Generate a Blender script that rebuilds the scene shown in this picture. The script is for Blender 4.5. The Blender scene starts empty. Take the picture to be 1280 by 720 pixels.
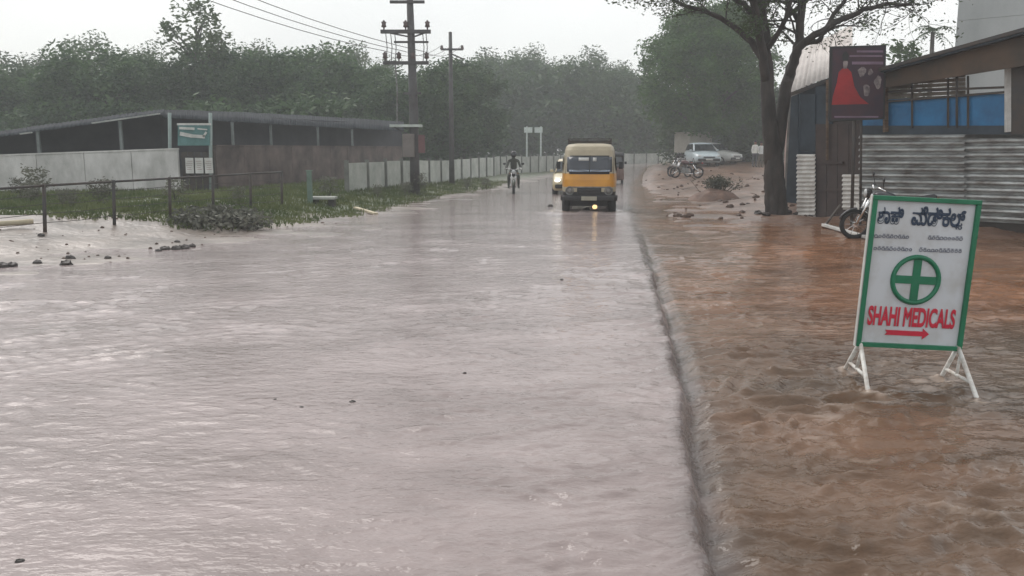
import bpy, bmesh, math, random
import numpy as np
from mathutils import Vector, Matrix

# ---------------------------------------------------------------- camera, sky, sun, exposure
scene = bpy.context.scene
COL = scene.collection
F, CX, CY, H = 1050.0, 640.0, 360.0, 1.65
PITCH = math.atan((CY - 190.0) / F)
cam_d = bpy.data.cameras.new('camera')
cam = bpy.data.objects.new('camera', cam_d)
COL.objects.link(cam)
cam.location = (0, 0, H)
cam.rotation_euler = (math.pi / 2 - PITCH, 0, 0)
cam_d.sensor_width = 36.0
cam_d.lens = F / 1280.0 * 36.0
cam_d.clip_start = 0.05
cam_d.clip_end = 3000
scene.camera = cam

SUN_EL, SUN_AZ = math.radians(48), math.radians(-38)      # ahead of the camera, to the left, behind cloud
world = bpy.data.worlds.new('World')
scene.world = world
world.use_nodes = True
nt = world.node_tree
bg = nt.nodes['Background']
sky = nt.nodes.new('ShaderNodeTexSky')
sky.sky_type = 'NISHITA'
sky.sun_disc = False
sky.sun_elevation = SUN_EL
sky.sun_rotation = SUN_AZ
sky.dust_density = 4.0
tc = nt.nodes.new('ShaderNodeTexCoord')
nz = nt.nodes.new('ShaderNodeTexNoise')
nz.inputs['Scale'].default_value = 1.2
nz.inputs['Detail'].default_value = 5
nt.links.new(tc.outputs['Generated'], nz.inputs['Vector'])
cr = nt.nodes.new('ShaderNodeValToRGB')
cr.color_ramp.elements[0].position = 0.3
cr.color_ramp.elements[0].color = (6.5, 6.7, 6.8, 1)
cr.color_ramp.elements[1].position = 0.7
cr.color_ramp.elements[1].color = (10.0, 10.0, 9.8, 1)
nt.links.new(nz.outputs['Fac'], cr.inputs['Fac'])
mx = nt.nodes.new('ShaderNodeMixRGB')
mx.inputs['Fac'].default_value = 0.88
nt.links.new(sky.outputs['Color'], mx.inputs['Color1'])
nt.links.new(cr.outputs['Color'], mx.inputs['Color2'])
nt.links.new(mx.outputs['Color'], bg.inputs['Color'])
bg.inputs['Strength'].default_value = 0.1

sun_d = bpy.data.lights.new('sun', 'SUN')
sun_d.energy = 1.3
sun_d.angle = math.radians(35)
sun_d.color = (1.0, 0.96, 0.92)
sun = bpy.data.objects.new('sun', sun_d)
COL.objects.link(sun)
sdir = Vector((math.sin(SUN_AZ) * math.cos(SUN_EL), math.cos(SUN_AZ) * math.cos(SUN_EL), math.sin(SUN_EL)))
sun.rotation_euler = (-sdir).to_track_quat('-Z', 'Y').to_euler()
vs = scene.view_settings
vs.view_transform = 'Standard'
vs.look = 'None'
vs.gamma = 1.0
vs.exposure = 0.42
vs.use_curve_mapping = False
scene.cycles.volume_step_rate = 1.0
scene.cycles.max_bounces = 8
scene.cycles.volume_bounces = 1
scene.cycles.use_denoising = True

rnd = random.Random(7)

# ---------------------------------------------------------------- pixel helpers (photo pixels, 1280 x 720)
SP, CP = math.sin(PITCH), math.cos(PITCH)
def ray(px, py):
    x, y = (px - CX) / F, (CY - py) / F
    return Vector((x, CP + y * SP, -SP + y * CP))
def G(px, py, z=0.0):
    d = ray(px, py)
    t = (z - H) / d.z
    return Vector((d.x * t, d.y * t, z))
def AY(px, py, Y):
    d = ray(px, py)
    t = Y / d.y
    return Vector((d.x * t, Y, H + d.z * t))
def ONP(px, py, P, n):
    d = ray(px, py)
    o = Vector((0, 0, H))
    t = (P - o).dot(n) / d.dot(n)
    return o + d * t

# ---------------------------------------------------------------- numpy noise
_rs = np.random.RandomState(3)
_perm = np.concatenate([_rs.permutation(256)] * 3)
_ga = _rs.rand(256) * 2 * np.pi
_gx, _gy = np.cos(_ga), np.sin(_ga)
def perlin(x, y):
    xi, yi = np.floor(x).astype(np.int64), np.floor(y).astype(np.int64)
    xf, yf = x - xi, y - yi
    xi &= 255; yi &= 255
    u, v = xf ** 3 * (xf * (xf * 6 - 15) + 10), yf ** 3 * (yf * (yf * 6 - 15) + 10)
    def g(ix, iy, dx, dy):
        h = _perm[_perm[ix & 255] + (iy & 255)]
        return _gx[h] * dx + _gy[h] * dy
    a = g(xi, yi, xf, yf); b = g(xi + 1, yi, xf - 1, yf)
    c = g(xi, yi + 1, xf, yf - 1); d = g(xi + 1, yi + 1, xf - 1, yf - 1)
    return (a + u * (b - a)) * (1 - v) + (c + u * (d - c)) * v * 1.0
def fbm(x, y, o=4):
    s, a = 0, 1.0
    for i in range(o):
        s = s + a * perlin(x * 2 ** i + 17.3 * i, y * 2 ** i - 9.1 * i)
        a *= 0.5
    return s
def sst(a, b, x):
    t = np.clip((x - a) / (b - a), 0, 1)
    return t * t * (3 - 2 * t)
def sdist(poly, X, Y):
    """signed distance to a polyline; positive on the left of its direction"""
    best = np.full(X.shape, 1e9); sign = np.ones(X.shape)
    n = len(poly)
    for i in range(n - 1):
        ax, ay = poly[i]; bx, by = poly[i + 1]
        dx, dy = bx - ax, by - ay
        L2 = dx * dx + dy * dy
        t = ((X - ax) * dx + (Y - ay) * dy) / L2
        lo = -1e9 if i == 0 else 0; hi = 1e9 if i == n - 2 else 1
        tc_ = np.clip(t, lo, hi)
        ex, ey = X - ax - tc_ * dx, Y - ay - tc_ * dy
        d = np.sqrt(ex * ex + ey * ey)
        cr_ = dx * (Y - ay) - dy * (X - ax)
        m = d < best - 1e-6
        best = np.where(m, d, best); sign = np.where(m, np.sign(cr_), sign)
    return best * sign

# ---------------------------------------------------------------- materials
MATS = {}
def pm(name, col, rough=0.6, var=0.25, scale=2.0, bump=0.0, bscale=None, metal=0.0, col2=None, spec=0.4, emit=None, estr=0.0, coat=0.0, stretch=(1, 1, 1), lo=0.35, hi=0.65, rndv=0.0):
    if name in MATS:
        return MATS[name]
    m = bpy.data.materials.new(name)
    m.use_nodes = True
    n, l = m.node_tree.nodes, m.node_tree.links
    b = n['Principled BSDF']
    b.inputs['Roughness'].default_value = rough
    b.inputs['Metallic'].default_value = metal
    b.inputs['Specular IOR Level'].default_value = spec
    b.inputs['Coat Weight'].default_value = coat
    t = n.new('ShaderNodeTexCoord')
    mp = n.new('ShaderNodeMapping')
    mp.inputs['Scale'].default_value = stretch
    l.new(t.outputs['Object'], mp.inputs['Vector'])
    no = n.new('ShaderNodeTexNoise')
    no.inputs['Scale'].default_value = scale
    no.inputs['Detail'].default_value = 6
    no.inputs['Roughness'].default_value = 0.62
    l.new(mp.outputs['Vector'], no.inputs['Vector'])
    ra = n.new('ShaderNodeValToRGB')
    c2 = col2 if col2 else tuple(c * (1 - var) for c in col)
    c1 = col if col2 else tuple(min(1, c * (1 + var * 0.6)) for c in col)
    ra.color_ramp.elements[0].position = lo
    ra.color_ramp.elements[1].position = hi
    ra.color_ramp.elements[0].color = (*c2, 1)
    ra.color_ramp.elements[1].color = (*c1, 1)
    l.new(no.outputs['Fac'], ra.inputs['Fac'])
    out = ra.outputs['Color']
    if rndv:
        oi = n.new('ShaderNodeObjectInfo')
        hs = n.new('ShaderNodeHueSaturation')
        mr = n.new('ShaderNodeMapRange')
        mr.inputs['To Min'].default_value = 1 - rndv
        mr.inputs['To Max'].default_value = 1 + rndv
        l.new(oi.outputs['Random'], mr.inputs['Value'])
        l.new(mr.outputs['Result'], hs.inputs['Value'])
        l.new(out, hs.inputs['Color'])
        out = hs.outputs['Color']
    l.new(out, b.inputs['Base Color'])
    if bump:
        n2 = n.new('ShaderNodeTexNoise')
        n2.inputs['Scale'].default_value = bscale or scale * 8
        n2.inputs['Detail'].default_value = 5
        l.new(mp.outputs['Vector'], n2.inputs['Vector'])
        bp = n.new('ShaderNodeBump')
        bp.inputs['Strength'].default_value = bump
        bp.inputs['Distance'].default_value = 0.03
        l.new(n2.outputs['Fac'], bp.inputs['Height'])
        l.new(bp.outputs['Normal'], b.inputs['Normal'])
    if emit:
        b.inputs['Emission Color'].default_value = (*emit, 1)
        b.inputs['Emission Strength'].default_value = estr
    MATS[name] = m
    return m

def leaf_mat(name, c1, c2, trans=0.25, rv=0.25):
    m = bpy.data.materials.new(name); m.use_nodes = True
    n, l = m.node_tree.nodes, m.node_tree.links
    b = n['Principled BSDF']; out = n['Material Output']
    b.inputs['Roughness'].default_value = 0.55
    b.inputs['Specular IOR Level'].default_value = 0.3
    t = n.new('ShaderNodeTexCoord'); no = n.new('ShaderNodeTexNoise')
    no.inputs['Scale'].default_value = 0.9; no.inputs['Detail'].default_value = 4
    l.new(t.outputs['Object'], no.inputs['Vector'])
    ra = n.new('ShaderNodeValToRGB')
    ra.color_ramp.elements[0].position = 0.35; ra.color_ramp.elements[1].position = 0.68
    ra.color_ramp.elements[0].color = (*c1, 1); ra.color_ramp.elements[1].color = (*c2, 1)
    l.new(no.outputs['Fac'], ra.inputs['Fac'])
    oi = n.new('ShaderNodeObjectInfo'); hs = n.new('ShaderNodeHueSaturation')
    mr = n.new('ShaderNodeMapRange')
    mr.inputs['To Min'].default_value = 1 - rv; mr.inputs['To Max'].default_value = 1 + rv
    l.new(oi.outputs['Random'], mr.inputs['Value']); l.new(mr.outputs['Result'], hs.inputs['Value'])
    l.new(ra.outputs['Color'], hs.inputs['Color'])
    l.new(hs.outputs['Color'], b.inputs['Base Color'])
    tr = n.new('ShaderNodeBsdfTranslucent'); l.new(hs.outputs['Color'], tr.inputs['Color'])
    ms = n.new('ShaderNodeMixShader'); ms.inputs['Fac'].default_value = trans
    l.new(b.outputs['BSDF'], ms.inputs[1]); l.new(tr.outputs['BSDF'], ms.inputs[2])
    l.new(ms.outputs['Shader'], out.inputs['Surface'])
    return m

def glass_mat(name, tint=(0.02, 0.025, 0.03), rough=0.05):
    return pm(name, tint, rough, var=0.2, spec=0.7)

# ---------------------------------------------------------------- mesh builder
class MB:
    def __init__(s): s.v, s.f = [], []
    def add(s, vs, fs):
        b = len(s.v)
        s.v += [tuple(v) for v in vs]
        s.f += [tuple(i + b for i in f) for f in fs]
        return s
    def box(s, c, d, R=None):
        x, y, z = d[0] / 2, d[1] / 2, d[2] / 2
        vs = [Vector((a * x, b * y, e * z)) for a in (-1, 1) for b in (-1, 1) for e in (-1, 1)]
        if R is not None: vs = [R @ v for v in vs]
        c = Vector(c)
        return s.add([v + c for v in vs], [(0, 1, 3, 2), (4, 6, 7, 5), (0, 4, 5, 1), (2, 3, 7, 6), (0, 2, 6, 4), (1, 5, 7, 3)])
    def beam(s, a, b, w, d=None, up=(0, 0, 1)):
        a, b = Vector(a), Vector(b); d = d or w
        z = (b - a); L = z.length; z.normalize()
        u = Vector(up)
        if abs(z.dot(u)) > 0.98: u = Vector((0, 1, 0))
        x = u.cross(z).normalized(); y = z.cross(x)
        R = Matrix((x, y, z)).transposed()
        return s.box((a + b) / 2, (w, d, L), R)
    def tube(s, pts, rad, seg=8, cap=True):
        pts = [Vector(p) for p in pts]
        if not hasattr(rad, '__len__'): rad = [rad] * len(pts)
        base = len(s.v); n = len(pts)
        ref = None
        for i, p in enumerate(pts):
            t = (pts[min(i + 1, n - 1)] - pts[max(i - 1, 0)]).normalized()
            if ref is None:
                ref = Vector((1, 0, 0)) if abs(t.x) < 0.8 else Vector((0, 1, 0))
            x = (ref - t * ref.dot(t)).normalized(); ref = x
            y = t.cross(x)
            for k in range(seg):
                a = 2 * math.pi * k / seg
                s.v.append(tuple(p + (x * math.cos(a) + y * math.sin(a)) * rad[i]))
        for i in range(n - 1):
            for k in range(seg):
                k2 = (k + 1) % seg
                s.f.append((base + i * seg + k, base + i * seg + k2, base + (i + 1) * seg + k2, base + (i + 1) * seg + k))
        if cap:
            s.f.append(tuple(base + k for k in reversed(range(seg))))
            s.f.append(tuple(base + (n - 1) * seg + k for k in range(seg)))
        return s
    def loft(s, rings, cap=True):
        base = len(s.v); n = len(rings[0])
        for r in rings: s.v += [tuple(p) for p in r]
        for i in range(len(rings) - 1):
            for k in range(n):
                k2 = (k + 1) % n
                s.f.append((base + i * n + k, base + i * n + k2, base + (i + 1) * n + k2, base + (i + 1) * n + k))
        if cap:
            s.f.append(tuple(base + k for k in reversed(range(n))))
            s.f.append(tuple(base + (len(rings) - 1) * n + k for k in range(n)))
        return s
    def slab(s, cs, th):
        """quad or polygon in world corners, given thickness away from its normal"""
        cs = [Vector(c) for c in cs]
        nrm = (cs[1] - cs[0]).cross(cs[-1] - cs[0]).normalized()
        n = len(cs); b = [c - nrm * th for c in cs]
        return s.add(cs + b, [tuple(range(n)), tuple(reversed(range(n, 2 * n)))] + [(i, i + n, (i + 1) % n + n, (i + 1) % n) for i in range(n)])
    def ring(s, c, axis, R, r, seg=24, rs=8):
        axis = Vector(axis).normalized()
        u = Vector((0, 0, 1)) if abs(axis.z) < 0.9 else Vector((1, 0, 0))
        u = (u - axis * u.dot(axis)).normalized(); w = axis.cross(u); c = Vector(c)
        base = len(s.v)
        for i in range(seg):
            a = 2 * math.pi * i / seg; d = u * math.cos(a) + w * math.sin(a)
            for k in range(rs):
                t = 2 * math.pi * k / rs
                s.v.append(tuple(c + d * (R + r * math.cos(t)) + axis * r * math.sin(t) * 1.2))
        for i in range(seg):
            for k in range(rs):
                i2, k2 = (i + 1) % seg, (k + 1) % rs
                s.f.append((base + i * rs + k, base + i2 * rs + k, base + i2 * rs + k2, base + i * rs + k2))
        return s
    def ball(s, c, r, seg=12, rings=8):
        c = Vector(c); r = Vector(r) if hasattr(r, '__len__') else Vector((r, r, r))
        rr = []
        for j in range(rings + 1):
            p = math.pi * (j + 0.02) / (rings + 0.04)
            rr.append([c + Vector((r.x * math.sin(p) * math.cos(2 * math.pi * k / seg), r.y * math.sin(p) * math.sin(2 * math.pi * k / seg), -r.z * math.cos(p))) for k in range(seg)])
        return s.loft(rr)
    def build(s, name, mat, parent=None, smooth=False, bevel=0.0, loc=None):
        me = bpy.data.meshes.new(name)
        me.from_pydata([tuple(v) for v in s.v], [], s.f)
        me.materials.append(mat)
        o = bpy.data.objects.new(name, me)
        COL.objects.link(o)
        if smooth:
            me.polygons.foreach_set('use_smooth', [True] * len(me.polygons))
        if bevel:
            md = o.modifiers.new('bevel', 'BEVEL'); md.width = bevel; md.segments = 2; md.limit_method = 'ANGLE'
        if parent is not None: o.parent = parent
        if loc is not None: o.location = loc
        return o

def tag(o, label=None, cat=None, group=None, kind=None):
    if label: o['label'] = label
    if cat: o['category'] = cat
    if group: o['group'] = group
    if kind: o['kind'] = kind
    return o
def thing(name, label, cat, loc=(0, 0, 0), rz=0.0, group=None, kind=None):
    o = bpy.data.objects.new(name, None)
    COL.objects.link(o)
    o.empty_display_size = 0.2
    o.location = loc; o.rotation_euler = (0, 0, rz)
    return tag(o, label, cat, group, kind)
def copy_tree(o, parent=None):
    c = o.copy(); COL.objects.link(c); c.parent = parent
    for ch in o.children: copy_tree(ch, c)
    return c
def child_box(name, mat, parent, c, d, R=None, bevel=0.0):
    return MB().box(c, d, R).build(name, mat, parent, bevel=bevel)

# ================================================================ THE GROUND AND THE FLOOD WATER
def pts(*l): return [tuple(G(*p)[:2]) for p in l]
_R = pts((878, 720), (869, 640), (854, 540), (835, 430), (815, 345), (793, 283), (786, 255))
_R = [(_R[0][0] - 0.55, _R[0][1] - 6.0), (_R[0][0] - 0.15, _R[0][1] - 1.5)] + _R + [(6.2, 45.0), (11.5, 75.0), (22, 110.0)]
ROAD_R = _R
ROAD_L = [(-60.0, 8.5), tuple(G(-150, 356)[:2])] + pts((0, 347), (110, 332), (230, 318), (330, 303), (450, 287), (530, 262), (600, 245), (645, 231)) + [(1.8, 50.0), (7.0, 75.0), (16, 112.0)]
GRASS_L = [(-60.0, 15.5), tuple(G(-150, 293)[:2])] + pts((0, 293), (150, 293), (300, 291), (345, 284), (450, 270), (540, 251), (610, 237), (645, 226)) + [(1.0, 52.0), (6.2, 76.0), (14, 114.0)]

def rise(X, Y):
    r = -sdist(ROAD_R, X, Y)
    return 0.62 * sst(28, 72, Y) * sst(-2.0, 5.0, r) + 0.55 * sst(60, 90, Y) * (1 - sst(-2.0, 5.0, r)) + 0.10 * sst(18, 30, Y) * sst(2.0, 7.0, r)
def water_z(X, Y):
    r = -sdist(ROAD_R, X, Y)
    r = r + 0.05 * fbm(X * 1.3, Y * 1.3, 3) + 0.014 * perlin(X * 6, Y * 6)
    lip = 0.012 * np.exp(-((r + 0.02) / 0.05) ** 2) * sst(40, 8, Y)
    drop = (-0.150 * sst(0.0, 0.08, r) + 0.055 * sst(0.08, 0.24, r)) * (1 - 0.92 * sst(9, 19, Y))
    return np.where(Y > 95, -0.35 * sst(95, 110, Y), 0.0) + drop + lip + 0.55 * sst(60, 90, Y)
def ground_z(X, Y):
    r = -sdist(ROAD_R, X, Y)
    l = sdist(ROAD_L, X, Y)
    z = -0.22 + 0.0 * X
    left = -0.02 + np.clip(0.020 * l, -0.2, 0.05) + np.clip(0.12 * (l - 2.0), 0, 0.34) + 0.075 * fbm(X * 0.45, Y * 0.9, 5)
    right = -0.42 - 0.30 * (1 - sst(8, 14, Y)) + np.clip(0.022 * (Y - 5.0), -0.1, 0.32) + 0.075 * sst(13, 19, Y) + 0.03 * np.clip(X - 5.5, 0, 4) * sst(11, 17, Y) + 0.17 * fbm(X * 0.22 + 3, Y * 0.75, 5) + 0.07 * fbm(X * 1.1 + 7, Y * 1.7, 4)
    w = sst(0.1, 1.2, r)
    z = z * (1 - w) + right * w
    wl = sst(-2.5, -0.1, l)
    z = z * (1 - wl) + left * wl
    return z + rise(X, Y) + np.where(Y > 95, 0.35 * sst(95, 110, Y), 0.0)

def grid_mesh(name, rows, cols_of, zf, mat, attrs=None):
    Y = np.repeat(np.array(rows)[:, None], len(cols_of(0.0)), 1)
    X = np.array([cols_of(y) for y in rows])
    Z = zf(X, Y)
    nr, nc = X.shape
    co = np.stack([X, Y, Z], -1).reshape(-1, 3).astype(np.float32)
    i = np.arange(nr * nc).reshape(nr, nc)
    q = np.stack([i[:-1, :-1], i[:-1, 1:], i[1:, 1:], i[1:, :-1]], -1).reshape(-1, 4).astype(np.int32)
    me = bpy.data.meshes.new(name)
    me.vertices.add(len(co)); me.vertices.foreach_set('co', co.ravel())
    me.loops.add(q.size); me.loops.foreach_set('vertex_index', q.ravel())
    me.polygons.add(len(q))
    me.polygons.foreach_set('loop_start', np.arange(0, q.size, 4, dtype=np.int32))
    me.polygons.foreach_set('use_smooth', np.ones(len(q), dtype=bool))
    me.update(calc_edges=True)
    for k, fn in (attrs or {}).items():
        a = me.attributes.new(k, 'FLOAT', 'POINT')
        a.data.foreach_set('value', fn(X, Y, Z).ravel().astype(np.float32))
    me.materials.append(mat)
    o = bpy.data.objects.new(name, me); COL.objects.link(o)
    return o

def trains(x, y, seed, n, l0, l1, spread, steep, keep):
    """short-crested wave trains running down the road, peaked crests, each in patches"""
    rg = random.Random(seed); h = 0 * x
    for i in range(n):
        lam = l0 * (l1 / l0) ** rg.random(); th = math.pi / 2 + rg.gauss(0, spread); k = 2 * math.pi / lam
        env = np.clip(0.15 + 2.2 * perlin(x * 0.6 / lam ** 0.5 + 13 * i, y * 0.8 / lam ** 0.5 - 7 * i), 0, 1.5)
        s_ = np.sin(k * (x * math.cos(th) + y * math.sin(th)) + 4.5 * perlin(x * 0.42 / lam + i * 3.1, y * 0.42 / lam) + rg.uniform(0, 6.28))
        h = h + env * steep * lam * (np.exp(s_) - 1.27) * 0.30 * keep(lam)
    return h

def water_full(X, Y):
    r = -sdist(ROAD_R, X, Y)
    dist = np.sqrt(X * X + Y * Y)
    sp = np.maximum(0.013, 0.0055 * dist)
    keep = lambda lam: sst(1.6, 4.0, lam / sp)
    right = sst(0.03, 0.28, r)
    wx = X + 0.25 * fbm(X * 0.6 + 5, Y * 0.6, 3); wy = Y + 0.25 * fbm(X * 0.6, Y * 0.6 + 9, 3)
    z = water_z(X, Y)
    # road: thin sheet flow, fine ripples and a few long oblique fronts
    ph = (wy * 1.0 - wx * 0.42)
    fr = np.maximum(0, perlin(ph * 1.1, wx * 0.16 + 3)) ** 2
    fr2 = np.maximum(0, perlin(ph * 2.7 + 20, wx * 0.3 + 13)) ** 2
    patch = 0.35 + 1.1 * np.clip(fbm(X * 0.28, Y * 0.35, 3) + 0.35, 0, 1)
    road = 0.030 * fr * keep(0.9) + 0.014 * fr2 * keep(0.4) + patch * (trains(wx, wy, 5, 16, 0.05, 0.26, 0.8, 0.085, keep) + 0.0075 * fbm(wx * 2.6, wy * 4.2, 2) * keep(0.3) + 0.006 * perlin(wx * 6 + 8, wy * 10) * keep(0.12)
           + 0.0040 * perlin(wx * 15, wy * 22) * keep(0.05))
    # roadside: turbulent muddy run-off
    pr = 0.45 + 1.0 * np.clip(fbm(X * 0.35 + 40, Y * 0.35, 3) + 0.4, 0, 1)
    mud = pr * (trains(wx, wy, 17, 26, 0.055, 0.32, 0.85, 0.105, keep) + 0.022 * fbm(wx * 1.2, wy * 2.2, 3) * keep(0.4) + 0.007 * perlin(wx * 8, wy * 14) * keep(0.12)
          + 0.004 * perlin(wx * 18, wy * 26) * keep(0.05))
    # wakes round the sign's feet
    for f in SIGN_FEET:
        dx, dy = X - f.x, Y - f.y
        d = np.sqrt(dx * dx + dy * dy)
        mud = mud + 0.012 * np.cos(d * 34) * np.exp(-d * 4.5)
    # bow waves of the van's wheels
    for f in VAN_WAKE:
        dx, dy = X - f[0], Y - f[1]
        d = np.sqrt(dx * dx + (dy * 0.7) ** 2)
        road = road + 0.05 * np.exp(-((d - 0.45) / 0.22) ** 2) * (1 + 0.6 * perlin(X * 7, Y * 7))
    return z + road * (1 - right) + mud * right

SIGN_FEET = [G(1056, 462, -0.1), G(1085, 489, -0.1), G(1176, 472, -0.1), G(1221, 498, -0.1)]
VAN_C = G(736, 266)
VAN_WAKE = [(VAN_C.x - 0.62, VAN_C.y + 0.1), (VAN_C.x + 0.62, VAN_C.y + 0.1)]

# --- water material: silt-laden, opaque, mirror-like at grazing angles
wm = bpy.data.materials.new('muddy_water'); wm.use_nodes = True
n, l = wm.node_tree.nodes, wm.node_tree.links
b = n['Principled BSDF']
b.inputs['IOR'].default_value = 1.33
at = n.new('ShaderNodeAttribute'); at.attribute_name = 'silt'
tcw = n.new('ShaderNodeTexCoord')
n1 = n.new('ShaderNodeTexNoise'); n1.inputs['Scale'].default_value = 0.7; n1.inputs['Detail'].default_value = 6; n1.inputs['Roughness'].default_value = 0.65
mpw = n.new('ShaderNodeMapping'); mpw.inputs['Scale'].default_value = (0.8, 1.5, 1)
l.new(tcw.outputs['Object'], mpw.inputs['Vector']); l.new(mpw.outputs['Vector'], n1.inputs['Vector'])
ra1 = n.new('ShaderNodeValToRGB')
ra1.color_ramp.elements[0].position = 0.36; ra1.color_ramp.elements[0].color = (0.218, 0.178, 0.170, 1)
ra1.color_ramp.elements[1].position = 0.66; ra1.color_ramp.elements[1].color = (0.345, 0.288, 0.280, 1)
l.new(n1.outputs['Fac'], ra1.inputs['Fac'])
ra2 = n.new('ShaderNodeValToRGB')
ra2.color_ramp.elements[0].position = 0.34; ra2.color_ramp.elements[0].color = (0.125, 0.056, 0.027, 1)
ra2.color_ramp.elements[1].position = 0.68; ra2.color_ramp.elements[1].color = (0.300, 0.150, 0.084, 1)
l.new(n1.outputs['Fac'], ra2.inputs['Fac'])
ra3 = n.new('ShaderNodeValToRGB')
ra3.color_ramp.elements[0].position = 0.34; ra3.color_ramp.elements[0].color = (0.062, 0.044, 0.028, 1)
ra3.color_ramp.elements[1].position = 0.68; ra3.color_ramp.elements[1].color = (0.150, 0.104, 0.076, 1)
l.new(n1.outputs['Fac'], ra3.inputs['Fac'])
n3 = n.new('ShaderNodeTexNoise'); n3.inputs['Scale'].default_value = 0.22; n3.inputs['Detail'].default_value = 3
l.new(tcw.outputs['Object'], n3.inputs['Vector'])
at3 = n.new('ShaderNodeAttribute'); at3.attribute_name = 'redness'
ad3 = n.new('ShaderNodeMath'); ad3.operation = 'ADD'; l.new(n3.outputs['Fac'], ad3.inputs[0]); l.new(at3.outputs['Fac'], ad3.inputs[1])
st3 = n.new('ShaderNodeMapRange'); st3.inputs['From Min'].default_value = 0.42; st3.inputs['From Max'].default_value = 0.85
l.new(ad3.outputs[0], st3.inputs['Value'])
mx3 = n.new('ShaderNodeMixRGB'); l.new(st3.outputs['Result'], mx3.inputs['Fac']); l.new(ra3.outputs['Color'], mx3.inputs['Color1']); l.new(ra2.outputs['Color'], mx3.inputs['Color2'])
mxw = n.new('ShaderNodeMixRGB'); l.new(at.outputs['Fac'], mxw.inputs['Fac'])
l.new(ra1.outputs['Color'], mxw.inputs['Color1']); l.new(mx3.outputs['Color'], mxw.inputs['Color2'])
at2 = n.new('ShaderNodeAttribute'); at2.attribute_name = 'foam'
mxf = n.new('ShaderNodeMixRGB'); mxf.inputs['Color2'].default_value = (0.50, 0.40, 0.33, 1)
l.new(at2.outputs['Fac'], mxf.inputs['Fac']); l.new(mxw.outputs['Color'], mxf.inputs['Color1'])
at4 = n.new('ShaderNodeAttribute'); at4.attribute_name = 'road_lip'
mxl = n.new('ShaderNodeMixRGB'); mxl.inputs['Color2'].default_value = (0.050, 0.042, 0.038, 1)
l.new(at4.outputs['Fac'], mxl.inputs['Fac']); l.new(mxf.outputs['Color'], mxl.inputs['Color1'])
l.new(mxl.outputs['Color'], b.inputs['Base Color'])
rw = n.new('ShaderNodeMapRange'); l.new(at.outputs['Fac'], rw.inputs['Value'])
rw.inputs['To Min'].default_value = 0.06; rw.inputs['To Max'].default_value = 0.08
l.new(rw.outputs['Result'], b.inputs['Roughness'])
n2 = n.new('ShaderNodeTexNoise'); n2.inputs['Scale'].default_value = 14; n2.inputs['Detail'].default_value = 3; n2.inputs['Roughness'].default_value = 0.55
mp2 = n.new('ShaderNodeMapping'); mp2.inputs['Scale'].default_value = (0.7, 1.3, 1)
l.new(tcw.outputs['Object'], mp2.inputs['Vector']); l.new(mp2.outputs['Vector'], n2.inputs['Vector'])
bp = n.new('ShaderNodeBump'); bp.inputs['Strength'].default_value = 0.6; bp.inputs['Distance'].default_value = 0.02
l.new(n2.outputs['Fac'], bp.inputs['Height']); l.new(bp.outputs['Normal'], b.inputs['Normal'])

rows = [-8, -4, -1, 0.2, 0.8]
y = 1.2
while y < 118:
    rows.append(y); y += max(0.012, 0.0052 * y)
sC = np.linspace(-1, 1, 560)
def silt(X, Y, Z):
    r = -sdist(ROAD_R, X, Y)
    return sst(0.0, 0.22, r + 0.10 * fbm(X * 1.2, Y * 1.2, 3))
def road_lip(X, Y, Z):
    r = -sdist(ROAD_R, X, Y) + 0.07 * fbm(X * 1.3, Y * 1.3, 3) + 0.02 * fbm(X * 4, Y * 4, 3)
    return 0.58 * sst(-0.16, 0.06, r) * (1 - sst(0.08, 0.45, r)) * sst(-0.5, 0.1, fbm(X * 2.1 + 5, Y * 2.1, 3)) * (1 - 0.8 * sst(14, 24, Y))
def foam(X, Y, Z):
    r = -sdist(ROAD_R, X, Y)
    a = sst(0.3, 1.0, r) * sst(0.30, 0.60, fbm(X * 2.4 + 3, Y * 6.2 + 8, 4)) * 0.25
    w = sum(np.exp(-((X - p[0]) ** 2 + (Y - p[1]) ** 2) / 0.18) for p in VAN_WAKE)
    f = sum(np.exp(-((X - p.x) ** 2 + (Y - p.y + .05) ** 2) / 0.012) for p in SIGN_FEET) * sst(-0.3, 0.3, fbm(X * 14, Y * 18, 2))
    e = sst(0.02, 0.10, r) * (1 - sst(0.16, 0.42, r)) * sst(0.15, 0.5, fbm(X * 5 + 2, Y * 4, 3)) * 0.25 * (1 - sst(10, 18, Y))
    return np.clip(a + w * 0.8 + f * 0.8 + e, 0, 1)
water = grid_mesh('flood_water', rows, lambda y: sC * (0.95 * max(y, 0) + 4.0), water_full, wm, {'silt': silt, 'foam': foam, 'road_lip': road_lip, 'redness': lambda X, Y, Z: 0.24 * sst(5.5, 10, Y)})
tag(water, 'muddy flood water flowing over the road and roadside', None, kind='structure')

# --- ground
gm = bpy.data.materials.new('wet_earth'); gm.use_nodes = True
n, l = gm.node_tree.nodes, gm.node_tree.links
b = n['Principled BSDF']
tcg = n.new('ShaderNodeTexCoord')
ng = n.new('ShaderNodeTexNoise'); ng.inputs['Scale'].default_value = 0.7; ng.inputs['Detail'].default_value = 8; ng.inputs['Roughness'].default_value = 0.65
l.new(tcg.outputs['Object'], ng.inputs['Vector'])
def ramp(c0, c1, p0=0.35, p1=0.68):
    r_ = n.new('ShaderNodeValToRGB')
    r_.color_ramp.elements[0].position = p0; r_.color_ramp.elements[0].color = (*c0, 1)
    r_.color_ramp.elements[1].position = p1; r_.color_ramp.elements[1].color = (*c1, 1)
    l.new(ng.outputs['Fac'], r_.inputs['Fac']); return r_
rA = ramp((0.085, 0.066, 0.055), (0.30, 0.25, 0.22))      # pale washed sand on the left
rB = ramp((0.085, 0.048, 0.033), (0.22, 0.135, 0.098))      # red earth on the right
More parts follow.
